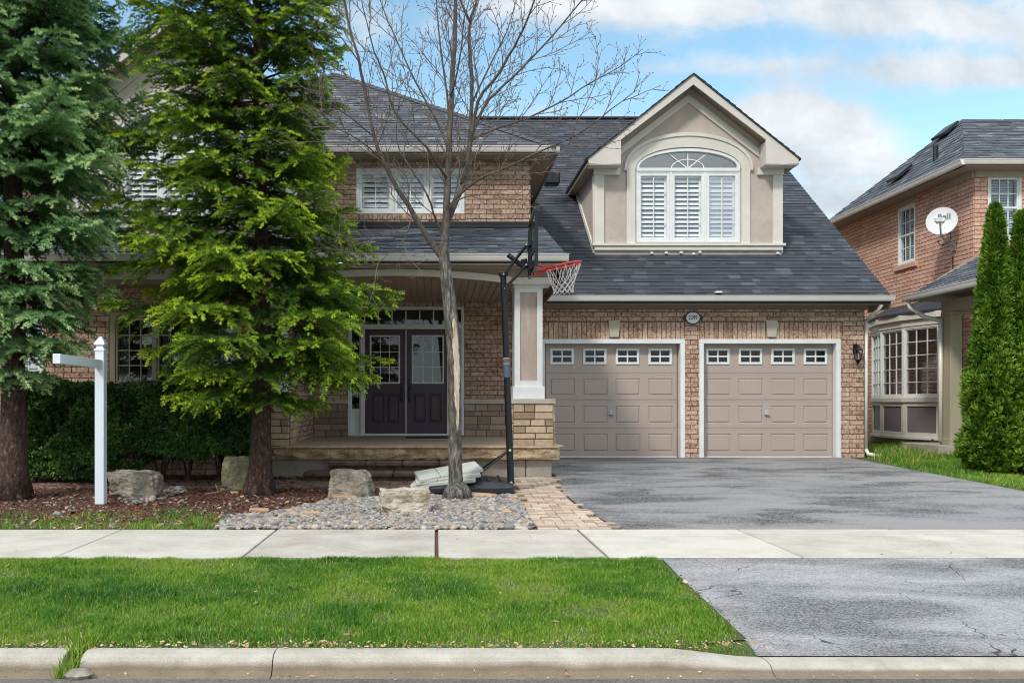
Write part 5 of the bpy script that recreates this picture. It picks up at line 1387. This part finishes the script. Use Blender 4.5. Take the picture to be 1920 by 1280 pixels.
limbs=[ # (points, r0, r1)
 ([(834,460,0),(835,430,0),(838,380,0),(841,320,.02),(843,250,.05),(848,150,.1),(853,60,.1),(856,-60,.1),(858,-160,.1)],.056,.017),
 ([(833,490,0),(815,465,-.02),(790,425,-.1),(765,385,-.15),(740,345,-.2),(715,295,-.3),(700,250,-.35),(685,180,-.4),(672,110,-.5),(655,50,-.5),(640,-40,-.6)],.038,.010),
 ([(836,430,0),(849,392,.06),(871,337,.15),(882,262,.25),(884,187,.3),(882,110,.35),(880,50,.4),(896,-10,.5),(900,-90,.5)],.038,.013),
 ([(880,40,.38),(866,5,.4),(850,-60,.4)],.02,.010),
 ([(866,345,.12),(880,285,.0),(897,190,-.1),(927,150,-.2),(954,105,-.3),(980,56,-.4),(1002,0,-.5),(1020,-60,-.6)],.026,.008),
 ([(842,400,0),(852,375,-.05),(897,337,-.2),(957,311,-.35),(1010,285,-.5),(1085,251,-.6),(1145,206,-.7),(1194,169,-.8)],.020,.004),
 ([(872,290,.2),(886,262,.25),(935,240,.35),(991,221,.5),(1059,187,.6),(1104,157,.7),(1160,127,.8),(1205,92,.9)],.018,.004),
 ([(866,310,.15),(905,205,.3),(940,165,.4),(972,135,.5),(1029,75,.6),(1092,0,.7),(1120,-40,.8)],.022,.006),
 ([(838,335,.0),(800,277,-.3),(740,210,-.5),(721,142,-.6),(702,97,-.7),(684,30,-.8),(676,-20,-.8)],.017,.004),
 ([(840,300,.03),(830,250,.3),(778,150,.6),(745,80,.8),(720,20,.9),(705,-30,1.0)],.017,.005),
 ([(833,440,0),(819,416,-.1),(800,364,-.25),(770,315,-.3),(747,277,-.3),(744,225,-.35),(751,180,-.4)],.016,.004),
 ([(838,400,.0),(852,379,-.1),(886,367,-.2),(946,364,-.3)],.014,.003),
 ([(775,400,-.12),(757,477-30,-.3),(735,470,-.4),(700,498,-.5),(660,500,-.6)],.007,.003),
 ([(843,230,.05),(835,150,.15),(825,80,.2),(818,0,.3),(812,-70,.3)],.016,.005),
 ([(846,180,.05),(862,110,-.2),(870,40,-.3),(890,-30,-.4)],.013,.004),
 ([(883,200,.3),(915,130,.6),(950,60,.8),(975,-20,1.)],.014,.004),
 ([(700,255,-.35),(650,215,-.6),(610,190,-.7),(585,165,-.7)],.009,.003),
 ([(718,300,-.3),(672,262,-.7),(625,236,-.9),(600,205,-1.)],.009,.003),
 ([(672,115,-.5),(640,70,-.3),(610,30,-.2),(590,-10,-.2)],.009,.003),
]
wood=MB(); twig=MB(); rt=random.Random(12)
def twiggy(P,r0,level):
    """grow side twigs on a polyline"""
    n=len(P); L=sum((P[i+1]-P[i]).length for i in range(n-1))
    step={0:.17,1:.12,2:.11}[level]; s=L*(.16 if level==0 else .2); side=rt.choice((-1,1))
    acc=0; i=0
    while s<L*.985:
        while i<n-2 and acc+(P[i+1]-P[i]).length<s: acc+=(P[i+1]-P[i]).length; i+=1
        seg=P[i+1]-P[i]; p=P[i]+seg*min(1,(s-acc)/max(1e-6,seg.length)); d=seg.normalized()
        side=-side
        perp=d.cross(Vector((rt.uniform(-.4,.4),-1,rt.uniform(-.3,.3)))).normalized()*side+Vector((0,rt.uniform(-.8,.8),0))
        perp.normalize(); d2=(d*rt.uniform(.75,1.1)+perp*rt.uniform(.5,.85)+Vector((0,0,.12))).normalized()
        t=s/L
        ln={0:rt.uniform(.45,1.35)*(1-.6*t),1:rt.uniform(.14,.38)*(1-.4*t),2:rt.uniform(.05,.15)}[level]
        if p.z>8.5: s+=step*2; continue
        q=[p]; dd=d2.copy(); K=5 if level<2 else 3
        for k in range(K):
            dd=(dd+Vector((rt.uniform(-.16,.16),rt.uniform(-.16,.16),rt.uniform(-.06,.20)))).normalized(); q.append(q[-1]+dd*(ln/K))
        ra={0:.0062,1:.0042,2:.0030}[level]; mb=twig
        mb.tube([tuple(x) for x in q],[ra*(1-.5*k/K) for k in range(K+1)],4 if level else 5,cap=False)
        if level<2: twiggy(q,ra,level+1)
        e=q[-1]; mb.tube([tuple(e-dd*.006),tuple(e+dd*.006),tuple(e+dd*.020)],[.003,.0065,.001],5)
        s+=step*rt.uniform(.7,1.5)*(1.0 if level else 1.2)
for pts,r0,r1 in limbs:
    P=[PT(*q) for q in pts]; rr_l=[r0+(r1-r0)*i/(len(P)-1) for i in range(len(P))]
    p_,r_=densify(P,rr_l,3)
    p_=[p+Vector((rt.uniform(-1,1),rt.uniform(-1,1),0))*.006 for p in p_]
    wood.tube([tuple(q) for q in p_],r_,9 if r0>.03 else 7,lump=.08)
    if r0<.06: twiggy(p_,r0,0)
    else: twiggy(p_[int(len(p_)*.3):],r0,0)
wood.build('limbs','bark_limb',MT,smooth=True); o=twig.build('twigs','twig',MT)
print('twig faces',len(o.data.polygons))

# ---------------- leaf template: small folded leaf cluster
def leaf_template(n,spread,w,seed):
    r=np.random.default_rng(seed); v=[];f=[]
    for i in range(n):
        th=i*2.4; el=r.uniform(.2,1.1)*spread; d=np.array([math.cos(th)*math.sin(el),math.sin(th)*math.sin(el),math.cos(el)])
        s=np.cross(d,r.normal(size=3)); s/=np.linalg.norm(s); b=np.array([0,0,.1*i/n])
        v+= [b,b+d*.5+s*w,b+d,b+d*.5-s*w]; f+=[4*i,4*i+1,4*i+2,4*i+3]
    return np.array(v,float),np.array(f)
# hedge: twigs and leaf clusters through an uneven box
def hedge():
    x0,x1=AX(22,13.5),AX(476,13.5); y0,y1=13.35,14.25; zt=1.52
    root=empty('hedge',((x0+x1)/2,13.8,zg(13.8)),'dark green clipped hedge below the bay window, behind both spruces','hedge')
    n=19000; r=RG
    x=r.uniform(x0,x1,n*2); y=y0+(y1-y0)*r.beta(.75,1.0,n*2); z=r.uniform(.12,zt+.06,n*2)
    keep=[]
    for i in range(n*2):
        nz=mnoise.noise(Vector((x[i]*1.6,y[i]*1.6,z[i]*1.8)))
        low=.50+.24*mnoise.noise(Vector((x[i]*1.1,0,7)))
        edge=zt+.07*mnoise.noise(Vector((x[i]*2.5,y[i]*2.5,3)))
        fr=y0+.10*mnoise.noise(Vector((x[i]*2.2,5,z[i]*2.2)))+.06
        ok = z[i]<edge and y[i]>fr and (z[i]>low or (nz>.12 and z[i]>.2)) and nz>-.34
        keep.append(ok)
    k=np.array(keep); P=np.stack([x[k],y[k],z[k]],1)[:n]; m_=len(P)
    D=r.normal(size=(m_,3))+np.array([0,-.5,.6]); D/=np.linalg.norm(D,axis=1,keepdims=True)
    tv,tf=leaf_template(8,1.2,.20,4)
    clump=np.array([mnoise.noise(Vector((p[0]*3,p[1]*3,p[2]*3))) for p in P])
    T=np.clip(.42+.5*clump+r.normal(0,.16,m_),0,1)
    L=r.uniform(.045,.085,m_)
    V,Fa,tt=instance(tv,tf,4,P,D,L,T); npmesh('leaves',V,Fa,4,np.clip(tt+r.normal(0,.1,len(tt)),0,1),'hedge_leaf',root)
    m=MB(); rr3=random.Random(8)
    for i in range(9):
        x_=x0+.25+(x1-x0-.5)*i/8+rr3.uniform(-.1,.1)
        for j in range(5):
            a=rr3.uniform(0,6.28); l=rr3.uniform(.1,.35); b=(x_,13.85,zg(13.85)-.02)
            m.tube([b,(x_+l*.4*math.cos(a),13.85+l*.4*math.sin(a),.45),(x_+l*math.cos(a),13.85+l*math.sin(a),.95),(x_+1.2*l*math.cos(a),13.85+l*math.sin(a),1.3)],[.022,.016,.01,.004],6)
    m.build('stems','bark_spruce',root)
hedge()
# columnar cedars
def cedar(cx_,cy_,top,rad,label,seed,lowflare=1.):
    root=empty('cedar_tree',(cx_,cy_,zg(cy_)),label,'tree','columnar cedars by the neighbouring porch'); r=np.random.default_rng(seed); zb=zg(cy_)+.05
    n=9000; z=zb+(top-zb)*r.beta(1.0,1.25,n); t=(z-zb)/(top-zb)
    rp=rad*np.clip((1-t)**.62,0,1)*(.80+.28*np.exp(-((t-.25)/.35)**2)); rp*=np.where(t<.05,.75+5*t,1)
    th=r.uniform(0,6.283,n)
    lump=np.array([1+.26*mnoise.noise(Vector((math.cos(a)*1.6+seed,math.sin(a)*1.6,zz*1.5)))+.26*mnoise.noise(Vector((math.cos(a)*4,math.sin(a)*4+seed,zz*2.6))) for a,zz in zip(th,z)])
    q=rp*lump*r.uniform(.55,1.04,n)**.6
    P=np.stack([cx_+q*np.cos(th),cy_+q*np.sin(th),z],1)
    D=np.stack([np.cos(th)*.55,np.sin(th)*.55,np.ones(n)*.8],1)+r.normal(0,.28,(n,3)); D/=np.linalg.norm(D,axis=1,keepdims=True)
    tv,tf=leaf_template(9,.75,.13,6)
    T=np.clip(.42+1.5*(lump-1)+r.normal(0,.14,n),0,1); L=r.uniform(.06,.125,n)
    V,Fa,tt=instance(tv,tf,4,P,D,L,T); npmesh('crown',V,Fa,4,np.clip(tt+r.normal(0,.08,len(tt)),0,1),'cedar_leaf',root)
    m=MB(); m.tube([(cx_,cy_,zb-.1),(cx_,cy_,zb+(top-zb)*.5),(cx_,cy_,top-.15)],[.07,.04,.01],8); m.build('trunk','bark_spruce',root)
cy_=15.1
cedar(AX(1866,cy_),cy_,AZ(388,cy_),.47,'bright green columnar cedar, left of the pair and tallest',1)
cedar(AX(1916,15.0),15.0,AZ(402,15.0),.46,'bright green columnar cedar cut by the right edge of the photo',2)
cedar(AX(1990,15.1),15.1,AZ(410,15.1),.46,'bright green columnar cedar standing right of the other two',4)

# ---------------- grass: real blades
def inpoly(x,y,poly):
    c=np.zeros(len(x),bool); n=len(poly)
    for i in range(n):
        x1,y1=poly[i]; x2,y2=poly[(i+1)%n]
        hit=((y1>y)!=(y2>y))&(x<(x2-x1)*(y-y1)/(y2-y1+1e-12)+x1); c^=hit
    return c
ZGy=np.array([p[0] for p in GP]);ZGz=np.array([p[1] for p in GP])
def grass(name,poly,dens,h0,h1,label,seed,dens_fn=None,w=.0042,dry=.06):
    r=np.random.default_rng(seed); xs=[p[0] for p in poly]; ys=[p[1] for p in poly]
    area=(max(xs)-min(xs))*(max(ys)-min(ys)); n=int(area*dens)
    x=r.uniform(min(xs),max(xs),n); y=r.uniform(min(ys),max(ys),n); k=inpoly(x,y,poly); x,y=x[k],y[k]
    def fbm(X,Y,s,o):
        a=np.zeros(len(X)); 
        gx_=np.floor(X*s*0).astype(int)
        G=np.random.default_rng(o).random((64,64)); u=(X*s)%63; v=(Y*s)%63; i=u.astype(int); j=v.astype(int); fu=u-i; fv=v-j; fu=fu*fu*(3-2*fu); fv=fv*fv*(3-2*fv)
        return (G[i,j]*(1-fu)*(1-fv)+G[i+1,j]*fu*(1-fv)+G[i,j+1]*(1-fu)*fv+G[i+1,j+1]*fu*fv)
    n1=fbm(x+50,y+50,1.7,1+seed); n2=fbm(x+50,y+50,6.,2+seed); n3=fbm(x+50,y+50,20.,3+seed)
    pr=np.clip(.55+.9*(n2-.35)+.5*(n3-.5),.12,1)
    if dens_fn is not None: pr=pr*dens_fn(x,y)
    k=r.random(len(x))<pr; x,y,n1,n2,n3=x[k],y[k],n1[k],n2[k],n3[k]; n=len(x)
    h=(h0+(h1-h0)*r.random(n))*(.45+.85*n2+.30*n1); z=np.interp(y,ZGy,ZGz)-.008-.047*np.interp(x,[1.18,1.32,1.45,1.58,1.72],[0,.16,.5,.84,1.])*np.clip(1-(y-5.087)/.22,0,1)*(y<5.4)
    a=r.uniform(0,6.283,n); lean=r.uniform(.15,.95,n)*h; la=r.uniform(0,6.283,n); dx,dy=np.cos(la)*lean,np.sin(la)*lean
    wx,wy=np.cos(a)*w*.5,np.sin(a)*w*.5
    V=np.empty((n,5,3))
    V[:,0]=np.stack([x-wx,y-wy,z],1); V[:,1]=np.stack([x+wx,y+wy,z],1)
    V[:,2]=np.stack([x+wx*.8+dx*.35,y+wy*.8+dy*.35,z+h*.6],1); V[:,3]=np.stack([x-wx*.8+dx*.35,y-wy*.8+dy*.35,z+h*.6],1); V[:,4]=np.stack([x+dx,y+dy,z+h],1)
    b=(np.arange(n)*5)[:,None]; fa=np.concatenate([b+np.array([[0,1,2,3]]),b+np.array([[3,2,4]])],1).ravel()
    tot=np.tile([4,3],n)
    T=np.clip(.56-.62*(n1-.5)-.35*(n2-.5)+r.normal(0,.13,n),0,.80); T=np.where(r.random(n)<dry,r.uniform(.82,1,n),T)
    print(name,n)
    o=npmesh(name,V.reshape(-1,3),fa,tot,np.repeat(T,2),'grass_blade'); return tag(o,label,'grass',kind='stuff')
edge=lambda y:1.80-(7.72-y)*.045
def boul(x,y):
    d=np.ones(len(x)); d*=np.where(y<5.20,.55,1.); d*=np.where(x>edge(y)-.06,.6,1); return d
grass('grass',[(-4.3,5.10),(1.70,5.10),(1.79,7.71),(-4.3,7.71)],23000,.016,.036,'bright green mown grass strip between the kerb and the pavement',1,boul,w=.0038,dry=.09)
grass('grass',[(-9,5.10),(-4.3,5.10),(-4.3,7.71),(-9,7.71)],3000,.03,.065,'grass strip further along the pavement to the left',6,None,w=.008)
grass('grass',[(-7,9.42),(-2.15,9.42),(-2.2,10.0),(-2.7,10.7),(-3.3,10.9),(-4.2,10.6),(-5.2,10.8),(-7,10.6)],5200,.02,.065,'thin patchy grass along the garden side of the pavement',2,lambda x,y: np.clip(1.2-.75*(y-9.4),.15,1)*np.where(x>-3.0,1.,.55),w=.005,dry=.12)
grass('grass',[(7.86,9.42),(16,9.42),(16,16.0),(9.9,17.9),(11,19.6),(11,22.0),(8.2,22.0),(8.15,17.6),(7.84,16)],2600,.03,.075,'green lawn between the driveway and the neighbouring house',3,None,w=.008,dry=.10)
grass('grass',[(7.9,16.6),(9.6,17.6),(10.2,19.2),(10.9,20.5),(8.4,20.5),(8.2,18.0)],900,.08,.22,'long straggly grass at the foot of the neighbouring wall',4,None,w=.008,dry=.30)
grass('grass',[(-1.94,4.80),(-1.85,4.80),(-1.84,5.15),(-1.97,5.15)],16000,.04,.11,'tuft of grass growing in the gap in the kerb',5,None,w=.005,dry=.10)
grass('grass',[(AX(835,11.3),11.1),(AX(930,11.3),11.1),(AX(925,11.6),11.62),(AX(840,11.6),11.6)],700,.02,.05,'sparse weeds round the foot of the bare tree',8,None,w=.006)

# ---------------- river stones
def pebbles():
    tv=[];
    ico=bmesh.new(); bmesh.ops.create_icosphere(ico,subdivisions=2,radius=1.0); tv=np.array([v.co[:] for v in ico.verts]); tf=np.array([[v.index for v in f.verts] for f in ico.faces]).ravel(); ico.free()
    r=np.random.default_rng(3)
    poly=[]
    for px,py in ((405,993),(1003,993),(985,960),(970,930),(905,926),(880,934),(800,930),(760,925),(700,935),(640,936),(560,952),(500,965),(430,968)):
        y=9.6
        for _ in range(6): y=F*(EYE-zg(y))/(py-CY)
        poly.append((AX(px,y),max(9.42,y)))
    poly2=[]
    for px,py in ((215,943),(240,925),(300,918),(340,912),(350,922),(300,938),(255,946)):
        y=11.
        for _ in range(6): y=F*(EYE-zg(y))/(py-CY)
        poly2.append((AX(px,y),y))
    P=[];S=[]
    for pl_,dn in ((poly,1900),(poly2,600)):
        xs=[p[0] for p in pl_];ys=[p[1] for p in pl_]; n=int((max(xs)-min(xs))*(max(ys)-min(ys))*dn)
        x=r.uniform(min(xs),max(xs),n);y=r.uniform(min(ys),max(ys),n);k=inpoly(x,y,pl_);x,y=x[k],y[k]
        dz=r.random(len(x))*.022
        P.append(np.stack([x,y,np.interp(y,ZGy,ZGz)+dz+.004],1)); S.append(np.exp(r.normal(-3.95,.36,len(x))))
    n=900; x=r.uniform(-5.6,1.0,n); y=r.uniform(9.5,12.0,n)   # strays
    P.append(np.stack([x,y,np.interp(y,ZGy,ZGz)+.006],1)); S.append(np.exp(r.normal(-4.1,.3,n)))
    P=np.concatenate(P);S=np.clip(np.concatenate(S),.008,.055); n=len(P); print('pebbles',n)
    ax=np.stack([S*r.uniform(.8,1.3,n),S*r.uniform(.75,1.1,n),S*r.uniform(.40,.75,n)],1)
    th=r.uniform(0,6.28,n); D=np.stack([r.normal(0,.25,n),r.normal(0,.25,n),np.ones(n)],1); D/=np.linalg.norm(D,axis=1,keepdims=True)
    Fm=rotframes(D,th); base=tv[None]*ax[:,None,:]*(1+r.normal(0,.06,(n,len(tv)))[:,:,None])
    V=np.einsum('nij,nkj->nki',Fm,base)+P[:,None,:]; k=len(tv)
    Fa=(tf[None]+(np.arange(n)*k)[:,None]).ravel(); T=np.repeat(r.random(n),len(tf)//3)
    o=npmesh('river_stones',V.reshape(-1,3),Fa,3,T,'pebble',smooth=True); tag(o,'bed of mixed grey and tan river stones beside the pavement','gravel',kind='stuff')
pebbles()
# mulch chips and dead leaves
def litter(name,poly,n,size,mat,label,seed,thick=.25,cat='mulch'):
    r=np.random.default_rng(seed); xs=[p[0] for p in poly];ys=[p[1] for p in poly]; x=r.uniform(min(xs),max(xs),n);y=r.uniform(min(ys),max(ys),n);k=inpoly(x,y,poly);x,y=x[k],y[k]; n=len(x)
    tv=np.array([[-.5,-.3,0],[.5,-.25,.06],[.45,.3,0],[-.4,.32,.10],[0,0,.18]]); tf=np.array([0,1,4,1,2,4,2,3,4,3,0,4])
    D=np.stack([r.normal(0,.4,n),r.normal(0,.4,n),np.ones(n)],1); D/=np.linalg.norm(D,axis=1,keepdims=True); S=size*np.exp(r.normal(0,.4,n))
    P=np.stack([x,y,np.interp(y,ZGy,ZGz)+.008+r.random(n)*.006],1)
    V,Fa,tt=instance(tv,tf,3,P,D,S,r.random(n)); o=npmesh(name,V,Fa,3,tt,mat); return tag(o,label,cat,kind='stuff')
litter('mulch',[(-7.5,9.9),(-1.5,9.9),(.9,11.0),(1.0,12.9),(-7.5,13.3)],42000,.017,'mulch','reddish brown bark mulch under the spruces',1)
litter('mulch',[(-7.5,13.2),(-2.0,13.2),(-2.0,14.6),(-7.5,14.6)],5000,.03,'mulch','dark mulch under the hedge',2)
litter('fallen_leaves',[(-7,9.45),(1,9.45),(1,13.5),(-7,13.5)],260,.05,'dry_leaf','scattered dry leaves over the garden bed',3,cat='leaves')
litter('fallen_leaves',[(7.8,9.4),(14,9.4),(14,16),(11,18.2),(10.5,19.3),(8.0,18.3)],170,.045,'dry_leaf','dry leaves scattered on the side lawn',4,cat='leaves')
litter('fallen_leaves',[(AX(1770,17.2),16.2),(13,15.2),(13,17),(AX(1760,18.6),17.6)],420,.05,'dry_leaf','dry leaves and mulch under the cedars',5,cat='leaves')
litter('fallen_leaves',[(-4.3,5.06),(1.8,5.06),(1.8,5.20),(-4.3,5.20)],1300,.012,'dry_leaf','crumbs of dead thatch along the kerb edge of the grass',6,cat='leaves')
litter('fallen_leaves',[(-4.3,5.1),(1.75,5.1),(1.8,7.7),(-4.3,7.7)],28,.03,'dry_leaf','a few dry leaves on the grass strip',7,cat='leaves')
litter('fallen_leaves',[(1.15,5.088),(1.74,5.088),(1.84,7.72),(1.78,7.72),(1.62,5.16),(1.15,5.16)],1500,.012,'soil','soil crumbs along the grass edge beside the apron',9,cat='leaves')
litter('fallen_leaves',[(1.9,9.5),(7.7,9.5),(7.7,17.9),(1.9,17.9)],26,.03,'dry_leaf','a few leaves on the driveway asphalt',10,cat='leaves')
litter('gutter_debris',[(-4,4.79),(5,4.79),(5,4.90),(-4,4.90)],500,.008,'dry_leaf','fine grit and leaf crumbs in the gutter',11,cat='debris')
litter('fallen_leaves',[(-4.5,7.73),(7,7.73),(7,9.38),(-4.5,9.38)],60,.012,'dry_leaf','a few leaf crumbs on the pavement',12,cat='leaves')
# dead twig on the mulch
m=MB(); m.tube([A(385,912+14,11.6),A(410,922,11.5),A(432,916,11.7)],.012,6); m.tube([A(404,908,11.7),A(410,921,11.5)],.009,6); tag(m.build('fallen_twig','twig'),'pale dead twig lying on the mulch left of the right spruce','twig')

# ================================================================== SKY, SUN, CAMERA
sun_dir=Vector((-.42,-.60,.68)).normalized()
W=bpy.data.worlds.new('World'); SC.world=W; W.use_nodes=True; t=W.node_tree; t.nodes.clear()
out=t.nodes.new('ShaderNodeOutputWorld'); bg=t.nodes.new('ShaderNodeBackground'); sky=t.nodes.new('ShaderNodeTexSky'); sky.sky_type='NISHITA'; sky.sun_disc=False
sky.sun_elevation=math.asin(sun_dir.z); sky.sun_rotation=math.atan2(sun_dir.x,sun_dir.y); sky.air_density=1.0; sky.dust_density=.6; sky.ozone_density=1.6; sky.altitude=150
bg.inputs['Strength'].default_value=.15
co=t.nodes.new('ShaderNodeTexCoord')
def wm(op,a,b=0.,c=None,clamp=False):
    x=t.nodes.new('ShaderNodeMath'); x.operation=op; x.use_clamp=clamp
    for i,v in enumerate((a,b,c)):
        if v is None: continue
        if hasattr(v,'is_output'): t.links.new(v,x.inputs[i])
        else: x.inputs[i].default_value=v
    return x.outputs[0]
sep=t.nodes.new('ShaderNodeSeparateXYZ'); t.links.new(co.outputs['Generated'],sep.inputs[0])
yy=wm('MAXIMUM',wm('ABSOLUTE',sep.outputs[1]),.08); U=wm('DIVIDE',sep.outputs[0],yy); Vv=wm('DIVIDE',sep.outputs[2],yy)
cmb=t.nodes.new('ShaderNodeCombineXYZ'); t.links.new(U,cmb.inputs[0]); t.links.new(Vv,cmb.inputs[1])
def wnoise(scale,detail,rough,st=(1,1,1),dist=0,off=(0,0,0)):
    mp=t.nodes.new('ShaderNodeMapping'); mp.inputs['Scale'].default_value=st; mp.inputs['Location'].default_value=off; t.links.new(cmb.outputs[0],mp.inputs[0])
    n=t.nodes.new('ShaderNodeTexNoise'); n.inputs['Scale'].default_value=scale; n.inputs['Detail'].default_value=detail; n.inputs['Roughness'].default_value=rough; n.inputs['Distortion'].default_value=dist; t.links.new(mp.outputs[0],n.inputs['Vector']); return n.outputs[0]
def blob(px,py,sx,sy,amp):
    a=(px-CX)/F; b=(CY-py)/F; sx/=F; sy/=F
    du=wm('DIVIDE',wm('SUBTRACT',U,a),sx); dv=wm('DIVIDE',wm('SUBTRACT',Vv,b),sy)
    e=wm('ADD',wm('MULTIPLY',du,du),wm('MULTIPLY',dv,dv)); return wm('MULTIPLY',wm('EXPONENT',wm('MULTIPLY',e,-1.)),amp)
bl=None
for b in ((1470,235,100,55,1.25),(1590,270,110,75,1.15),(1690,330,60,40,.6),(1400,215,60,30,.5),(1575,385,110,38,1.0),(1800,140,210,38,.9),(1600,110,260,30,.35),(1500,20,420,40,.85),(1150,10,300,22,.5),(740,240,160,75,.9),(1040,215,150,28,.35),(700,30,200,60,.45),(150,200,260,120,.8),(950,60,300,40,.30),(1750,60,260,35,.5),(1250,130,240,18,.3)):
    x=blob(*b); bl=x if bl is None else wm('ADD',bl,x)
nz=wnoise(9,9,.58,(1,1.5,1),.15); ns=wnoise(3.2,7,.6,(1,2.6,1),.3,(3,1,0))
cov=wm('MULTIPLY',wm('MAXIMUM',wm('SUBTRACT',sep.outputs[2],.42,None),wm('MULTIPLY',sep.outputs[1],-.8)),2.6)  # extra unseen cloud overhead and behind the camera, added to whiten the fill light
mask=wm('ADD',wm('ADD',bl,wm('MAXIMUM',cov,0.)),wm('ADD',wm('MULTIPLY',wm('SUBTRACT',nz,.5),1.7),wm('MULTIPLY',wm('SUBTRACT',ns,.5),.9)))
mr=t.nodes.new('ShaderNodeMapRange'); mr.interpolation_type='SMOOTHSTEP'; t.links.new(mask,mr.inputs[0]); mr.inputs[1].default_value=.22; mr.inputs[2].default_value=.85
fac=wm('MULTIPLY',mr.outputs[0],.93)
shd=wnoise(6,6,.6,(1,1.3,1),.2,(5,2,0)); cr=t.nodes.new('ShaderNodeValToRGB'); t.links.new(shd,cr.inputs[0]); e=cr.color_ramp.elements; e[0].position=.32; e[0].color=(3.2,3.6,4.0,1); e[1].position=.62; e[1].color=(5.5,5.6,5.65,1)
mixn=t.nodes.new('ShaderNodeMix'); mixn.data_type='RGBA'; t.links.new(fac,mixn.inputs[0])
sm=t.nodes.new('ShaderNodeMix'); sm.data_type='RGBA'; sm.blend_type='MULTIPLY'; sm.inputs[0].default_value=1; t.links.new(sky.outputs[0],sm.inputs[6]); sm.inputs[7].default_value=(1.24,1.38,1.20,1)
up=t.nodes.new('ShaderNodeMapRange'); up.interpolation_type='SMOOTHSTEP'; t.links.new(sep.outputs[2],up.inputs[0]); up.inputs[1].default_value=.42; up.inputs[2].default_value=.8; up.inputs[3].default_value=1.; up.inputs[4].default_value=2.2  # overhead cloud above the frame brightened to add fill light
bm_=t.nodes.new('ShaderNodeVectorMath'); bm_.operation='SCALE'; t.links.new(cr.outputs[0],bm_.inputs[0]); t.links.new(up.outputs[0],bm_.inputs['Scale'])
t.links.new(sm.outputs[2],mixn.inputs[6]); t.links.new(bm_.outputs[0],mixn.inputs[7])
t.links.new(mixn.outputs[2],bg.inputs[0]); t.links.new(bg.outputs[0],out.inputs[0])
sl=bpy.data.lights.new('sun','SUN'); sl.energy=2.0; sl.angle=R(7); sl.color=(1,.94,.85)
so_=bpy.data.objects.new('sun',sl); COL.objects.link(so_); so_.rotation_euler=(-sun_dir).to_track_quat('-Z','Y').to_euler(); so_.location=(-20,-15,30)

cam=bpy.data.cameras.new('camera'); co_=bpy.data.objects.new('camera',cam); COL.objects.link(co_); SC.camera=co_
co_.location=(0,0,EYE); co_.rotation_euler=(R(90),0,0); cam.sensor_width=36; cam.lens=36*F/1920; cam.shift_x=(960-CX)/1920; cam.shift_y=(CY-640)/1920; cam.clip_end=2000; cam.clip_start=.05
SC.view_settings.view_transform='Standard'; SC.view_settings.look='None'; SC.view_settings.exposure=.28; SC.view_settings.gamma=1
SC.cycles.max_bounces=8; SC.cycles.filter_width=1.05; SC.cycles.transparent_max_bounces=12; SC.cycles.use_denoising=True
